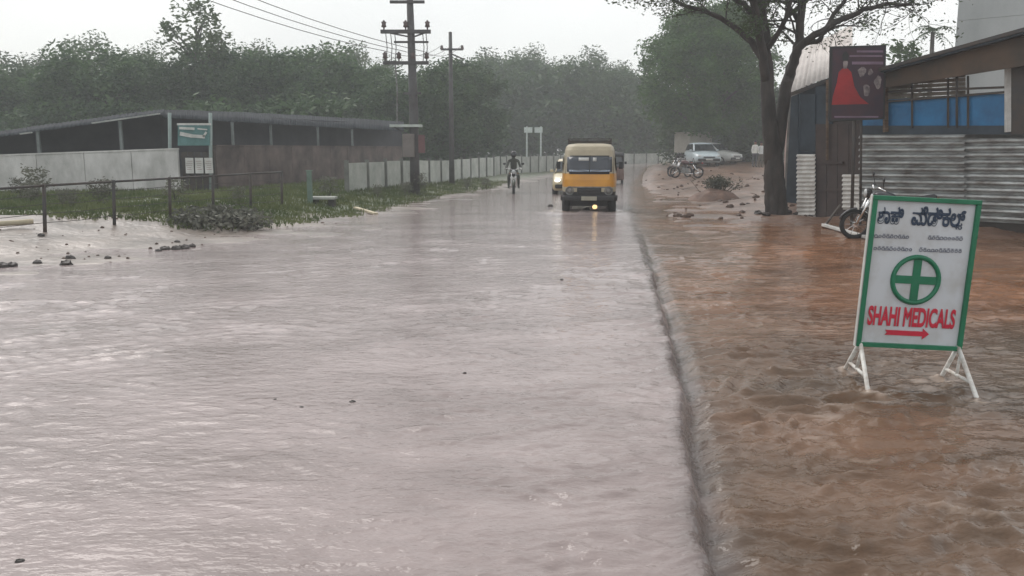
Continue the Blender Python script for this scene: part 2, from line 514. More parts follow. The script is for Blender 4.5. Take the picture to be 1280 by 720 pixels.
rC = ramp((0.05, 0.075, 0.024), (0.12, 0.125, 0.06))      # grassy soil
aR = n.new('ShaderNodeAttribute'); aR.attribute_name = 'red'
aG = n.new('ShaderNodeAttribute'); aG.attribute_name = 'grass'
m1 = n.new('ShaderNodeMixRGB'); l.new(aR.outputs['Fac'], m1.inputs['Fac']); l.new(rA.outputs['Color'], m1.inputs['Color1']); l.new(rB.outputs['Color'], m1.inputs['Color2'])
m2 = n.new('ShaderNodeMixRGB'); l.new(aG.outputs['Fac'], m2.inputs['Fac']); l.new(m1.outputs['Color'], m2.inputs['Color1']); l.new(rC.outputs['Color'], m2.inputs['Color2'])
l.new(m2.outputs['Color'], b.inputs['Base Color'])
b.inputs['Roughness'].default_value = 0.33; b.inputs['Specular IOR Level'].default_value = 0.5
nb = n.new('ShaderNodeTexNoise'); nb.inputs['Scale'].default_value = 7; nb.inputs['Detail'].default_value = 6
l.new(tcg.outputs['Object'], nb.inputs['Vector'])
bp = n.new('ShaderNodeBump'); bp.inputs['Strength'].default_value = 0.6; bp.inputs['Distance'].default_value = 0.06
l.new(nb.outputs['Fac'], bp.inputs['Height']); l.new(bp.outputs['Normal'], b.inputs['Normal'])
grow = [-30, -15, -6, 0]
y = 1.0
while y < 330:
    grow.append(y); y += max(0.06, 0.0085 * y)
gC = np.linspace(-1, 1, 400)
gC = np.sign(gC) * (0.55 * np.abs(gC) + 0.45 * np.abs(gC) ** 3)
def a_red(X, Y, Z): return sst(-0.5, 1.0, -sdist(ROAD_R, X, Y))
def a_grass(X, Y, Z): return np.clip(sst(0.0, 1.2, sdist(GRASS_L, X, Y) + 0.8 * fbm(X * 0.6, Y * 0.6, 3)) + sst(75, 95, Y), 0, 1)
ground = grid_mesh('ground', grow, lambda y: gC * (1.3 * max(y, 0) + 30.0), ground_z, gm, {'red': a_red, 'grass': a_grass})
tag(ground, 'wet earth, sand and mud beside and under the flood', None, kind='structure')
def gz(x, y): return float(ground_z(np.array([x]), np.array([y]))[0])
def wz(x, y): return float(water_z(np.array([x]), np.array([y]))[0])
def GG(px, py):
    """pixel to the point where its ray meets the uneven ground"""
    z = 0.0
    for _ in range(12):
        p = G(px, py, z); z = 0.5 * z + 0.5 * gz(p.x, p.y)
    return G(px, py, z)

# ================================================================ SHARED MATERIALS
M_white_paint = pm('old_white_paint', (0.62, 0.62, 0.60), 0.55, col2=(0.42, 0.42, 0.40), scale=3)
M_conc = pm('weathered_concrete', (0.42, 0.42, 0.39), 0.8, col2=(0.24, 0.25, 0.23), scale=1.6, bump=0.3)
M_galv = pm('galvanised_sheet', (0.38, 0.40, 0.40), 0.45, col2=(0.13, 0.115, 0.105), scale=2.2, metal=0.25, stretch=(1, 1, 3), lo=0.3, hi=0.62)
M_dark = pm('dark_weathered_metal', (0.035, 0.035, 0.038), 0.55, col2=(0.06, 0.045, 0.035), scale=3)
M_steel = pm('dull_steel', (0.25, 0.26, 0.26), 0.45, col2=(0.12, 0.11, 0.10), scale=6, metal=0.6)
M_black = pm('black_plastic', (0.014, 0.014, 0.016), 0.5, var=0.3)
M_rubber = pm('tyre_rubber', (0.016, 0.016, 0.017), 0.75, var=0.3, scale=8)
M_chrome = pm('chrome', (0.7, 0.7, 0.7), 0.15, var=0.1, metal=1.0)
M_glass = glass_mat('dark_glass')
M_bark = pm('wet_bark', (0.055, 0.045, 0.040), 0.75, col2=(0.022, 0.018, 0.017), scale=5, bump=0.8, bscale=18, stretch=(1, 1, 0.35))
M_barkfar = pm('grey_bark', (0.09, 0.08, 0.07), 0.85, col2=(0.04, 0.035, 0.03), scale=4)
M_leaf = leaf_mat('dense_leaves', (0.022, 0.054, 0.019), (0.078, 0.138, 0.045))
M_leafg = leaf_mat('fresh_leaves', (0.032, 0.095, 0.016), (0.10, 0.215, 0.035))
M_leafs = leaf_mat('sparse_leaves', (0.040, 0.068, 0.026), (0.090, 0.125, 0.05))
M_grass = leaf_mat('grass_blades', (0.060, 0.088, 0.030), (0.145, 0.165, 0.068), 0.3, 0.1)
M_shrub = leaf_mat('grey_scrub', (0.075, 0.082, 0.060), (0.17, 0.17, 0.13))
M_wood = pm('weathered_wood', (0.17, 0.115, 0.075), 0.8, col2=(0.07, 0.048, 0.034), scale=2.5, stretch=(1, 1, 6), bump=0.2)
M_blue = pm('blue_painted_sheet', (0.018, 0.165, 0.36), 0.5, col2=(0.014, 0.105, 0.24), scale=2)
M_navy = pm('dark_blue_sheet', (0.030, 0.045, 0.062), 0.6, var=0.4, scale=2)

# ================================================================ TREES
def leaf_cloud(rng, centres, n_each, spread, size, flat=0.5):
    """many small leaf faces scattered in clumps; returns verts, faces"""
    V, Fc = [], []
    for (c, rad) in centres:
        for _ in range(n_each):
            d = Vector((rng.gauss(0, 1), rng.gauss(0, 1), rng.gauss(0, 1) * flat * 1.4))
            if d.length > 1.7: d *= 1.7 / d.length
            p = Vector(c) + d * (spread * rad)
            u = Vector((rng.uniform(-1, 1), rng.uniform(-1, 1), rng.uniform(-0.6, 0.6))).normalized()
            w = u.cross(Vector((rng.uniform(-1, 1), rng.uniform(-1, 1), rng.uniform(-0.4, 1)))).normalized()
            s = size * rng.uniform(0.6, 1.3)
            b_ = len(V)
            V += [p - u * s, p + w * s * 0.42, p + u * s, p - w * s * 0.42]
            Fc.append((b_, b_ + 1, b_ + 2, b_ + 3))
    return V, Fc

def make_tree(seed, height, width, crown_lo, n_clump, n_leaf, leaf, spread, mat, name='tree', open_=0.0):
    """tapered trunk with limbs, crown of leaf clumps that sit at limb ends"""
    rng = random.Random(seed)
    root = bpy.data.objects.new(name, None); COL.objects.link(root)
    tr = MB()
    tr.tube([(0, 0, -0.4), (0.03, 0.02, height * 0.2), (rng.uniform(-.3, .3), rng.uniform(-.3, .3), height * 0.5), (rng.uniform(-.5, .5), rng.uniform(-.5, .5), height * 0.85)],
            [0.022 * height + 0.04, 0.018 * height, 0.012 * height, 0.004 * height], 7)
    cl = []
    for i in range(n_clump):
        h = rng.random() ** 0.8
        z = crown_lo + (height - crown_lo) * h
        prof = math.sin(math.pi * (0.12 + 0.80 * h)) ** 0.6
        a = rng.uniform(0, 2 * math.pi); rr = width * prof * (rng.random() ** 0.45)
        c = Vector((math.cos(a) * rr, math.sin(a) * rr, z + rng.uniform(-.4, .4)))
        cl.append((c, rng.uniform(0.6, 1.25)))
        if i % 3 == 0:
            z0 = max(height * 0.18, z - rr * 0.7 - 0.5)
            tr.tube([(0, 0, z0), (c.x * 0.5, c.y * 0.5, (z0 + z) / 2 + 0.2), tuple(c)], [0.010 * height, 0.006 * height, 0.002 * height], 5)
    tr.build('trunk', M_barkfar, root, smooth=True)
    V, Fc = leaf_cloud(rng, cl, n_leaf, spread, leaf)
    cb = MB(); cb.v = [tuple(v) for v in V]; cb.f = Fc
    cb.build('crown', mat, root)
    return root

def place(root, loc, s, rz, label, cat, group=None, first=[]):
    key = root.name
    o = root if key not in first else copy_tree(root)
    first.append(key)
    o.location = loc; o.scale = s if hasattr(s, '__len__') else (s, s, s); o.rotation_euler = (0, 0, rz)
    return tag(o, label, cat, group)

protoA = make_tree(1, 8.0, 3.3, 1.0, 95, 210, 0.155, 0.62, M_leaf, 'broadleaf_tree')
protoB = make_tree(2, 8.0, 3.0, 1.4, 70, 200, 0.145, 0.56, M_leaf, 'broadleaf_tree')
protoC = make_tree(3, 8.0, 3.7, 0.8, 110, 200, 0.17, 0.66, M_leaf, 'broadleaf_tree')
protoD = make_tree(4, 8.0, 2.2, 3.0, 36, 90, 0.13, 0.46, M_leafs, 'feathery_tree')
protoS = make_tree(5, 3.0, 2.0, 0.1, 60, 90, 0.16, 0.45, M_leaf, 'shrub')

tl = random.Random(11)
TOPS = [(-120, 70), (-60, 78), (-10, 84), (40, 88), (85, 78), (130, 66), (175, 76), (220, 82), (262, 72), (300, 66), (345, 70), (390, 66), (430, 76), (468, 86), (505, 96), (545, 84), (580, 78), (615, 76), (655, 78), (690, 84), (730, 80), (765, 92), (800, 96)]
for i, (px, ty) in enumerate(TOPS):
    Y = tl.uniform(56, 66) if px < 600 else tl.uniform(98, 106)
    p = AY(px, 190, Y)
    g0 = gz(p.x, Y)
    top = AY(px, ty, Y).z
    hh = (top - g0) / 8.35
    pr = (protoA, protoB, protoC)[i % 3]
    behind_shed = px < 430
    place(pr, (p.x, Y, g0), (hh * tl.uniform(0.95, 1.15), hh, hh), tl.uniform(0, 6.28),
          'dense hazy tree in the wood behind the long dark shed' if behind_shed else 'dense hazy tree beyond the pale panel wall along the road', 'tree',
          'trees behind the shed' if behind_shed else 'trees beyond the panel wall')
# a farther, higher and thinner row that breaks the skyline
for i, (px, ty) in enumerate([(10, 70), (60, 72), (120, 50), (190, 62), (330, 60), (405, 64), (450, 62), (490, 78), (605, 70), (662, 64), (685, 80), (735, 68), (778, 84)]):
    Y = tl.uniform(70, 82) if px < 600 else tl.uniform(108, 116)
    p = AY(px, 190, Y); g0 = gz(p.x, Y)
    hh = (AY(px, ty, Y).z - g0) / 8.2
    place(protoD, (p.x, Y, g0), (hh, hh, hh), tl.uniform(0, 6.28), 'thin feathery tree rising above the hazy wood behind it all', 'tree', 'feathery trees above the skyline')
# tall lanky tree over the shed
lanky = make_tree(21, 11.2, 2.1, 6.5, 26, 46, 0.20, 0.5, M_leafs, 'lanky_tree')
p = AY(252, 190, 58)
place(lanky, (p.x, 58, gz(p.x, 58)), 1.0, 0.4, 'tall lanky tree with open crown standing well above the shed roof', 'tree')
# big fresh green tree over the parked vehicles
big = make_tree(31, 11.5, 4.9, 2.7, 240, 260, 0.15, 0.66, M_leafg, 'rain_tree')
p = AY(880, 190, 66)
place(big, (p.x, 66, gz(p.x, 66)), (1.0, 1.0, 0.98), 0.0, 'large dome-shaped fresh green tree over the parked vehicles', 'tree')
for i, (px, ty, Y) in enumerate([(930, 95, 72), (985, 110, 70), (1035, 105, 75), (840, 120, 100), (1085, 95, 80)]):
    p = AY(px, 190, Y); g0 = gz(p.x, Y); hh = (AY(px, ty, Y).z - g0) / 8.3
    place((protoA, protoC)[i % 2], (p.x, Y, g0), hh, tl.uniform(0, 6), 'dark tree behind the parked vehicles and the big green tree', 'tree', 'trees behind the parked vehicles')
for i in range(34):
    px = -60 + i * 27 + tl.uniform(-8, 8)
    Y = tl.uniform(51, 55) if px < 420 else (tl.uniform(68, 74) if px < 600 else tl.uniform(96, 100))
    p = AY(px, 190, Y)
    s = tl.uniform(0.9, 1.35) * (1 if px < 420 else 1.35 if px < 600 else 1.9)
    place(protoS, (p.x, Y, gz(p.x, Y)), (s * 1.25, s, s), tl.uniform(0, 6), 'bushy undergrowth shrub filling the space under the hazy wood', 'shrub', 'undergrowth under the wood')
for i in range(9):
    px = 862 + i * 22 + tl.uniform(-8, 8); Y = tl.uniform(71, 76)
    p = AY(px, 190, Y)
    place(protoS, (p.x, Y, gz(p.x, Y)), tl.uniform(1.2, 1.6), tl.uniform(0, 6), 'dark shrub behind the parked vehicles under the big green tree', 'shrub', 'shrubs behind parked vehicles')

# small round tree and palm over the shop roof
rt = make_tree(41, 7.0, 1.0, 3.0, 22, 60, 0.16, 0.38, M_leaf, 'round_tree')
p = AY(1119, 190, 45); topz = AY(1119, 46, 45).z; g0 = gz(p.x, 45)
place(rt, (p.x, 45, g0), (1, 1, (topz - g0) / 7.2), 0, 'small rounded tree showing over the shop roof beside the poster', 'tree')
pr = thing('palm_tree', 'coconut palm showing over the shop roof by the grey building', 'palm', (0, 0, 0))
p = AY(1166, 40, 48); g0 = gz(p.x, 48)
pr.location = (p.x, 48, g0); ph_ = p.z - g0
MB().tube([(0, 0, -0.3), (0.1, 0, ph_ * 0.5), (0, 0, ph_)], [0.2, 0.14, 0.11], 8).build('trunk', M_barkfar, pr, smooth=True)
fr = random.Random(5)
for k in range(13):
    a = k * 2.4 + fr.uniform(-.3, .3); el = fr.uniform(-0.1, 1.1); L = fr.uniform(1.0, 1.4)
    mid = []
    for j in range(9):
        t = j / 8
        mid.append(Vector((math.cos(a) * L * t * math.cos(el * (1 - t * 0.6)), math.sin(a) * L * t * math.cos(el * (1 - t * 0.6)), ph_ + L * (math.sin(el) * t - 0.75 * t * t))))
    fb = MB()
    side = Vector((-math.sin(a), math.cos(a), 0))
    for j in range(1, 9):
        for s_ in (-1, 1):
            w_ = 0.34 * math.sin(math.pi * (0.15 + 0.8 * j / 8))
            q = mid[j]; d_ = (mid[j] - mid[j - 1]).normalized()
            fb.add([q, q + side * s_ * w_ + Vector((0, 0, -0.12)) + d_ * 0.12, q + d_ * 0.05 + Vector((0, 0, -0.01)), q + d_ * 0.11], [(0, 1, 3)])
    fb.tube(mid, 0.012, 4)
    fb.build('frond', M_leaf, pr)

# ---- the roadside tree in front of the shop: limbs traced in its own plane, twigs grown from them
TY = GG(970, 268).y
tree = thing('roadside_tree', 'dark forked tree with bare twisting limbs and few leaves beside the shop', 'tree', GG(970, 268))
T0 = Vector(tree.location)
tg = random.Random(9)
def tp(px, py, dy=0.0): return AY(px, py, TY + dy) - T0
limbs = []
def limb(pp, r0, r1, dys=None):
    P = [tp(x, y, (dys[i] if dys else 0)) for i, (x, y) in enumerate(pp)]
    # densify with a slight crooked wander
    Q = []
    for i in range(len(P) - 1):
        for k in range(4):
            t = k / 4
            q = P[i].lerp(P[i + 1], t)
            if i + k: q += Vector((tg.uniform(-1, 1), tg.uniform(-1, 1), tg.uniform(-1, 1))) * 0.02
            Q.append(q)
    Q.append(P[-1])
    R = [r0 + (r1 - r0) * (i / (len(Q) - 1)) for i in range(len(Q))]
    limbs.append((Q, R)); return Q, R
wood = MB()
Q, R = limb([(970, 278), (970, 262), (969, 240), (967, 215), (967, 180), (968, 150)], 0.30, 0.08); R = [.46, .42, .39, .37, .355, .345, .34, .335, .33, .33, .325, .32, .31, .30, .27, .24, .20, .17, .14, .11, .08][:len(Q)]; R = [r * .84 for r in R]; wood.tube(Q, R, 12)
for spec in [
    ([(966, 205), (962, 165), (960, 125), (958, 80), (955, 40), (951, 0), (947, -60)], 0.21, 0.11, [0, -.1, -.1, 0, .1, .2, .3]),
    ([(968, 200), (975, 160), (980, 125), (985, 100)], 0.19, 0.145, [0, .12, .15, .1]),
    ([(957, 100), (952, 60), (945, 20), (938, -20), (925, -70)], 0.12, 0.07, [-.1, -.3, -.6, -.9, -1.2]),
    ([(983, 106), (992, 78), (999, 52), (1000, 20), (1006, -15), (1008, -70)], 0.15, 0.07, [.1, .2, .3, .3, .5, .7]),
    ([(987, 96), (998, 60), (1018, 44), (1048, 26), (1080, 12), (1108, 4), (1140, 6)], 0.12, 0.03, [.1, -.1, -.4, -.5, -.7, -.9, -1.0]),
    ([(1003, 54), (1022, 52), (1030, 40), (1042, 18), (1062, -8), (1085, -40)], 0.075, 0.04, [-.2, -.1, 0, .1, .3, .4]),
    ([(958, 80), (940, 52), (915, 32), (885, 15), (850, 4), (815, -14)], 0.10, 0.03, [0, .2, .4, .6, .7, .9]),
    ([(953, 30), (930, 6), (900, -12), (860, -30)], 0.08, 0.04, [.1, -.2, -.5, -.8]),
    ([(1000, 30), (985, 5), (978, -30)], 0.07, 0.04, [.3, .5, .6]),
    ([(985, 20), (1016, -6), (1050, -30)], 0.06, 0.03, [.3, .7, 1.0]),
    ([(960, 60), (980, 30), (988, 0), (1000, -40)], 0.07, 0.04, [-.1, -.5, -.8, -1.0]),
    ([(948, 20), (975, -20), (1010, -50)], 0.07, 0.03, [0, .3, .5]),
]:
    Q, R = limb(*spec); wood.tube(Q, R, 9)
tips = []
def twig(p, d, L, r, depth):
    Q = [p]; n_ = 4
    for k in range(n_):
        d = (d + Vector((tg.uniform(-1, 1), tg.uniform(-1, 1), tg.uniform(-0.7, 0.9))) * 0.35).normalized()
        Q.append(Q[-1] + d * (L / n_))
    wood.tube(Q, [r, r * .85, r * .7, r * .55, r * .4], 5, cap=False)
    if depth > 0:
        for k in range(1, 5):
            if tg.random() < 0.75:
                nd = (d + Vector((tg.uniform(-1, 1), tg.uniform(-1, 1), tg.uniform(-0.6, 0.8)))).normalized()
                twig(Q[k], nd, L * tg.uniform(0.45, 0.7), r * 0.5, depth - 1)
    if depth <= 1: tips.extend(Q[2:])
for Q, R in limbs[3:]:
    n_ = len(Q)
    for i in range(n_ // 3, n_):
        for _ in range(2 if i > n_ * 0.5 else 1):
            if tg.random() < 0.62:
                t_ = (Q[min(i + 1, n_ - 1)] - Q[max(i - 1, 0)]).normalized()
                d = (t_ * 0.5 + Vector((tg.uniform(-1, 1), tg.uniform(-1, 1), tg.uniform(-0.5, 1.0)))).normalized()
                twig(Q[i], d, tg.uniform(0.7, 1.5), max(0.012, R[i] * 0.3), 2)
wood.build('trunk', M_bark, tree, smooth=True)
cl = [(t, 1.0) for t in tips if tg.random() < (0.85 if t.x < 0.5 else 0.4)]
V, Fc = leaf_cloud(tg, cl, 6, 0.13, 0.05, 0.7)
cb = MB(); cb.v = [tuple(v) for v in V]; cb.f = Fc
cb.build('crown', M_leafs, tree)

# ================================================================ GRASS AND SCRUB ON THE LEFT VERGE
gr = random.Random(4)
gv = MB()
cand = 0
GX, GY = [], []
while len(GX) < 44000 and cand < 300000:
    cand += 1
    Yc = 15 + 33 * gr.random() ** 1.2; Xc = gr.uniform(-0.75 * Yc - 2, 1.0)
    GX.append(Xc); GY.append(Yc)
GX, GY = np.array(GX), np.array(GY)
sd = sdist(GRASS_L, GX, GY) + 0.7 * fbm(GX * 0.6, GY * 0.6, 3)
ok = (sd > 0.15) & (fbm(GX * 0.35 + 9, GY * 0.35, 3) > -0.38)
GX, GY, sd = GX[ok], GY[ok], sd[ok]
GZ = ground_z(GX, GY)
for x, y, z, s in zip(GX, GY, GZ, sd):
    for _ in range(4):
        h = gr.uniform(0.03, 0.13) * (1.3 if s > 1.5 else 0.8)
        a = gr.uniform(0, 6.28); w = 0.022
        x2, y2 = x + gr.uniform(-.15, .15), y + gr.uniform(-.15, .15)
        lx, ly = gr.uniform(-.6, .6) * h, gr.uniform(-.6, .6) * h
        gv.add([(x2 - math.cos(a) * w, y2 - math.sin(a) * w, z - 0.02), (x2 + math.cos(a) * w, y2 + math.sin(a) * w, z - 0.02), (x2 + lx, y2 + ly, z + h)], [(0, 1, 2)])
tag(gv.build('grass', M_grass), 'rough green grass on the left verge', 'grass', kind='stuff')

# grey brushwood heap by the fence end
def brush_heap(name, centre, size, label, seed, mat, n_tw=160):
    rg = random.Random(seed)
    root = thing(name, label, 'brush heap', centre)
    tw = MB(); cl = []
    for _ in range(n_tw):
        a = rg.uniform(0, 6.28); rr = rg.random() ** 0.6
        p0 = Vector((math.cos(a) * rr * size[0], math.sin(a) * rr * size[1], 0.0))
        hh = size[2] * (1 - rr ** 2) * rg.uniform(0.5, 1.1) + 0.05
        d = Vector((rg.uniform(-.5, .5), rg.uniform(-.3, .3), 0)) * size[2]
        tw.tube([p0 - Vector((0, 0, .06)), p0 + d * 0.5 + Vector((0, 0, hh * .7)), p0 + d + Vector((0, 0, hh))], [0.012, 0.009, 0.004], 4)
        cl.append((p0 + d * 0.8 + Vector((0, 0, hh * 0.75)), 1.0))
    tw.build('twigs', M_barkfar, root)
    V, Fc = leaf_cloud(rg, cl, 14, 0.13, 0.06, 0.8)
    c_ = MB(); c_.v = [tuple(v) for v in V]; c_.f = Fc
    c_.build('foliage', mat, root)
    return root
c = GG(272, 282)
brush_heap('brush_heap', c, (1.0, 0.7, 0.34), 'low grey-green brushwood heap beside the rail fence', 3, leaf_mat('grey_brush', (0.10, 0.105, 0.085), (0.22, 0.22, 0.18)), 150)
# weeds along the foot of the white wall and the road verge
weed = make_tree(51, 0.8, 0.45, 0.05, 22, 26, 0.06, 0.14, M_shrub, 'weed')
wd = random.Random(8)
for i in range(16):
    if i < 9: px, py = wd.uniform(20, 330), wd.uniform(246, 262)
    else: px, py = wd.uniform(390, 620), 0
    if py == 0: py = 236 + (620 - px) / 230 * 14 + wd.uniform(-4, 4)
    g = GG(px, py)
    s = wd.uniform(0.35, 0.75)
    near = i < 9
    place(weed, g, (s * 1.2, s, s), wd.uniform(0, 6), 'small weedy bush in the grass before the compound walls' if near else 'small weedy bush on the verge near the utility pole', 'weed', 'weeds before the walls' if near else 'weeds by the pole')

# ================================================================ LEFT: RAIL FENCE, WALLS, SHED
rf = thing('rail_fence', 'thin dark metal rail fence with upright posts in the grass', 'fence', (0, 0, 0))
fp = []
for (px, by, ty) in [(-60, 300, 240), (55, 290, 232), (142, 280, 227), (212, 272, 223), (266, 267, 220), (313, 262.5, 217), (352, 259, 215)]:
    bt = GG(px, by); top = AY(px, ty, bt.y)
    fp.append((bt, top))
    MB().tube([bt - Vector((0, 0, .3)), top + Vector((0, 0, .03))], 0.034, 8).build('post', M_dark, rf, smooth=True)
for a_, b_ in zip(fp, fp[1:]):
    MB().tube([a_[1], b_[1]], 0.025, 6).build('rail', M_dark, rf, smooth=True)
    for k in (0.2, 0.4, 0.6, 0.8):
        pa, pb = a_[0].lerp(a_[1], k), b_[0].lerp(b_[1], k)
        MB().tube([pa, (pa + pb) / 2 - Vector((0, 0, .02)), pb], 0.006, 4).build('wire', M_dark, rf)
# lone posts farther on
for (px, by, ty, lab, mt) in [(388, 256, 214, 'pale green painted post standing alone in the verge', pm('green_post_paint', (0.13, 0.19, 0.155), 0.7))]:
    bt = GG(px, by); h_ = AY(px, ty, bt.y).z - bt.z
    tag(MB().box((0, 0, h_ / 2 - .1), (0.13, 0.13, h_ + .2)).box((0, 0, h_ + .015), (0.17, 0.17, 0.03)).build('verge_post', mt, None, bevel=0.01, loc=bt), lab, 'post')

# white compound wall, rendered panels with joints
def wall_run(name, label, px0, px1, ytop0, ytop1, Y0, Y1, mat, n_pan, cap_mat, th=0.18, zb=-0.3, cat='wall'):
    root = thing(name, label, cat, (0, 0, 0))
    A = AY(px0, 190, Y0); B = AY(px1, 190, Y1)
    za, zb_ = AY(px0, ytop0, Y0).z, AY(px1, ytop1, Y1).z
    d = (B - A); d.z = 0; L = d.length; d.normalize()
    nrm = Vector((d.y, -d.x, 0))
    for i in range(n_pan):
        t0, t1 = i / n_pan, (i + 1) / n_pan
        p0, p1 = A + d * (L * t0 + .006), A + d * (L * t1 - .006)
        z0, z1 = za + (zb_ - za) * t0, za + (zb_ - za) * t1
        off = nrm * rnd.uniform(0, 0.006)
        MB().slab([Vector((p0.x, p0.y, zb)) + off, Vector((p1.x, p1.y, zb)) + off, Vector((p1.x, p1.y, z1)) + off, Vector((p0.x, p0.y, z0)) + off], th).build('wall_panel', mat, root, bevel=0.012)
    a0 = Vector((A.x, A.y, za + .025)) - nrm * th * .5; b0 = Vector((B.x, B.y, zb_ + .025)) - nrm * th * .5
    MB().beam(a0, b0, th + .05, 0.05).build('coping', cap_mat, root)
    return root
M_wallw = pm('stained_whitewash', (0.58, 0.57, 0.56), 0.8, col2=(0.27, 0.27, 0.255), scale=1.3, bump=0.15, stretch=(1, 1, 0.5), lo=0.28, hi=0.6)
M_brownw = pm('dark_brown_plaster', (0.145, 0.110, 0.102), 0.85, col2=(0.060, 0.048, 0.045), scale=1.4, bump=0.15)
YW = 27.5
wall_run('white_compound_wall', 'whitewashed compound wall behind the rail fence', -140, 222, 200, 187, YW - 1.0, YW, M_wallw, 6, M_wallw)
wall_run('brown_compound_wall', 'dull brown compound wall in front of the long dark shed', 270, 503, 183, 184, YW + 1.0, YW + 18, M_brownw, 10, M_brownw)
# dark gate between the walls with three white notices, and the green board on posts above it
gt = thing('dark_gate', 'dark metal gate between the white wall and the brown wall', 'gate', (0, 0, 0))
gp = [AY(226, 190, YW + .2), AY(268, 190, YW + .5)]
for k in range(5):
    a_ = gp[0].lerp(gp[1], k / 5 + .012); b_ = gp[0].lerp(gp[1], (k + 1) / 5 - .012)
    MB().slab([(a_.x, a_.y, -.05), (b_.x, b_.y, -.05), (b_.x, b_.y, 1.66), (a_.x, a_.y, 1.66)], .03).build('gate_board', M_dark, gt)
for z in (0.3, 1.5): MB().beam((gp[0].x, gp[0].y - .04, z), (gp[1].x, gp[1].y - .04, z), 0.05).build('cross_rail', M_dark, gt)
for k, px in enumerate((237, 249, 261)):
    p = AY(px, 207, YW + .1); tl_ = rnd.uniform(-.03, .03)
    o = MB().box((0, 0, 0), (0.26, 0.012, 0.50), Matrix.Rotation(tl_, 3, 'Y')).build('paper_notice', M_white_paint, None, loc=p)
    nb_ = MB()
    for q in range(5): nb_.box((rnd.uniform(-.02, .02), -.009, 0.14 - q * .065), (rnd.uniform(.12, .2), .004, .018))
    nb_.build('print', pm('faded_print', (0.30, 0.22, 0.2), .7), o)
    tag(o, 'white paper notice pasted on the dark gate under the green board', 'notice', 'notices on the gate')
bd = thing('green_board', 'green and white name board on two posts above the dark gate', 'sign', (0, 0, 0))
M_teal = pm('teal_board', (0.10, 0.22, 0.22), 0.5, col2=(0.06, 0.14, 0.14), scale=3)
for px in (212, 263):
    a_ = AY(px, 240, YW + .35); b_ = AY(px, 141, YW + .35); a_.z = 0
    MB().tube([a_, b_], 0.06, 8).build('post', pm('grey_green_post', (0.22, 0.27, 0.26), .6), bd, smooth=True)
q = [AY(222, 182, YW + .25), AY(262, 182, YW + .25), AY(262, 155, YW + .25), AY(222, 155, YW + .25)]
MB().slab(q, .04).build('board', M_teal, bd, bevel=.006)
MB().slab([AY(221, 156.5, YW + .24), AY(263, 156.5, YW + .24), AY(263, 154, YW + .24), AY(221, 154, YW + .24)], .08).build('top_trim', M_white_paint, bd)
sw = MB()
for (x0, y0, x1, y1, w) in [(224, 160, 243, 161, 3), (225, 167, 240, 170, 4.5), (240, 170, 256, 171, 4), (254, 171, 258, 165, 2.5), (247, 161, 259, 162, 1.5)]:
    a_, b_ = AY(x0, y0, YW + .235), AY(x1, y1, YW + .235)
    sw.beam(a_, b_, w / 38, .012, up=(0, 1, 0))
sw.build('white_lettering', M_white_paint, bd)

# long dark shed behind the walls
sh = thing('long_shed', 'long low dark shed with sloping sheet roof behind the compound walls', 'shed', (0, 0, 0))
M_roofd = pm('dark_asbestos_roof', (0.034, 0.039, 0.046), 0.9, col2=(0.018, 0.021, 0.026), scale=0.7, bump=0.2, spec=0.1)
M_roofl = pm('pale_roof_edge', (0.42, 0.43, 0.41), 0.7, col2=(0.2, 0.21, 0.2), scale=1)
YS = 31.0
def corr_sheet(a, b, c, d, pitch, amp, along='u', nmin=4, slat=False):
    """corrugated quad a-b (bottom edge) c-d (top edge, c above b); ridges run across 'u' or 'v'"""
    a, b, c, d = map(Vector, (a, b, c, d))
    nrm = (b - a).cross(d - a).normalized()
    m = MB()
    L = ((b - a).length + (c - d).length) / 2 if along == 'u' else ((d - a).length + (c - b).length) / 2
    N = max(nmin, int(L / pitch * 6))
    N = max(N, 2)
    ts = [(i / N, amp * math.sin(2 * math.pi * i / N * L / pitch)) for i in range(N + 1)]
    if slat:
        ts = []
        for i in range(int(L / pitch)):
            for f_, a_ in ((0.0, -amp), (0.42, -amp), (0.45, amp), (0.56, amp * 1.15), (0.80, amp * .5), (0.97, -amp * .8)):
                ts.append(((i + f_) * pitch / L, a_))
        N = len(ts) - 1
    for i in range(N + 1):
        t, a_ = ts[i]; o_ = nrm * a_
        if along == 'u': m.v += [tuple(a.lerp(b, t) + o_), tuple(d.lerp(c, t) + o_)]
        else: m.v += [tuple(a.lerp(d, t) + o_), tuple(b.lerp(c, t) + o_)]
    for i in range(N):
        m.f.append((2 * i, 2 * i + 2, 2 * i + 3, 2 * i + 1))
    return m
def add_solid(o, th=0.004):
    md = o.modifiers.new('solid', 'SOLIDIFY'); md.thickness = th; return o
# two roof pitches: the left one falls away to the left, the right one runs along the wall
eave = [(-150, 190), (0, 171), (100, 157), (203, 143)]
ridge = [(-150, 180), (0, 164), (100, 150), (203, 136.5)]
for (e0, e1), (r0, r1) in zip(zip(eave, eave[1:]), zip(ridge, ridge[1:])):
    c4 = [AY(*e0, YS), AY(*e1, YS), AY(*r1, YS + 5), AY(*r0, YS + 5)]
    n_s = 3
    for k in range(n_s):
        s0, s1 = k / n_s, (k + 1) / n_s
        lift = Vector((0, 0, 0.012 * (k % 2)))
        add_solid(corr_sheet(c4[0].lerp(c4[1], s0) + lift, c4[0].lerp(c4[1], s1 + .02) + lift, c4[3].lerp(c4[2], s1 + .02) + lift, c4[3].lerp(c4[2], s0) + lift, 0.18, 0.014).build('roof_sheet', M_roofd, sh, smooth=True))
MB().beam(AY(115, 154, YS - .06), AY(200, 142, YS - .06), 0.06, 0.05).build('eave_trim', M_roofl, sh)
MB().beam(AY(25, 167.5, YS - .06), AY(40, 165.5, YS - .06), 0.06, 0.05).build('eave_trim', M_roofl, sh)
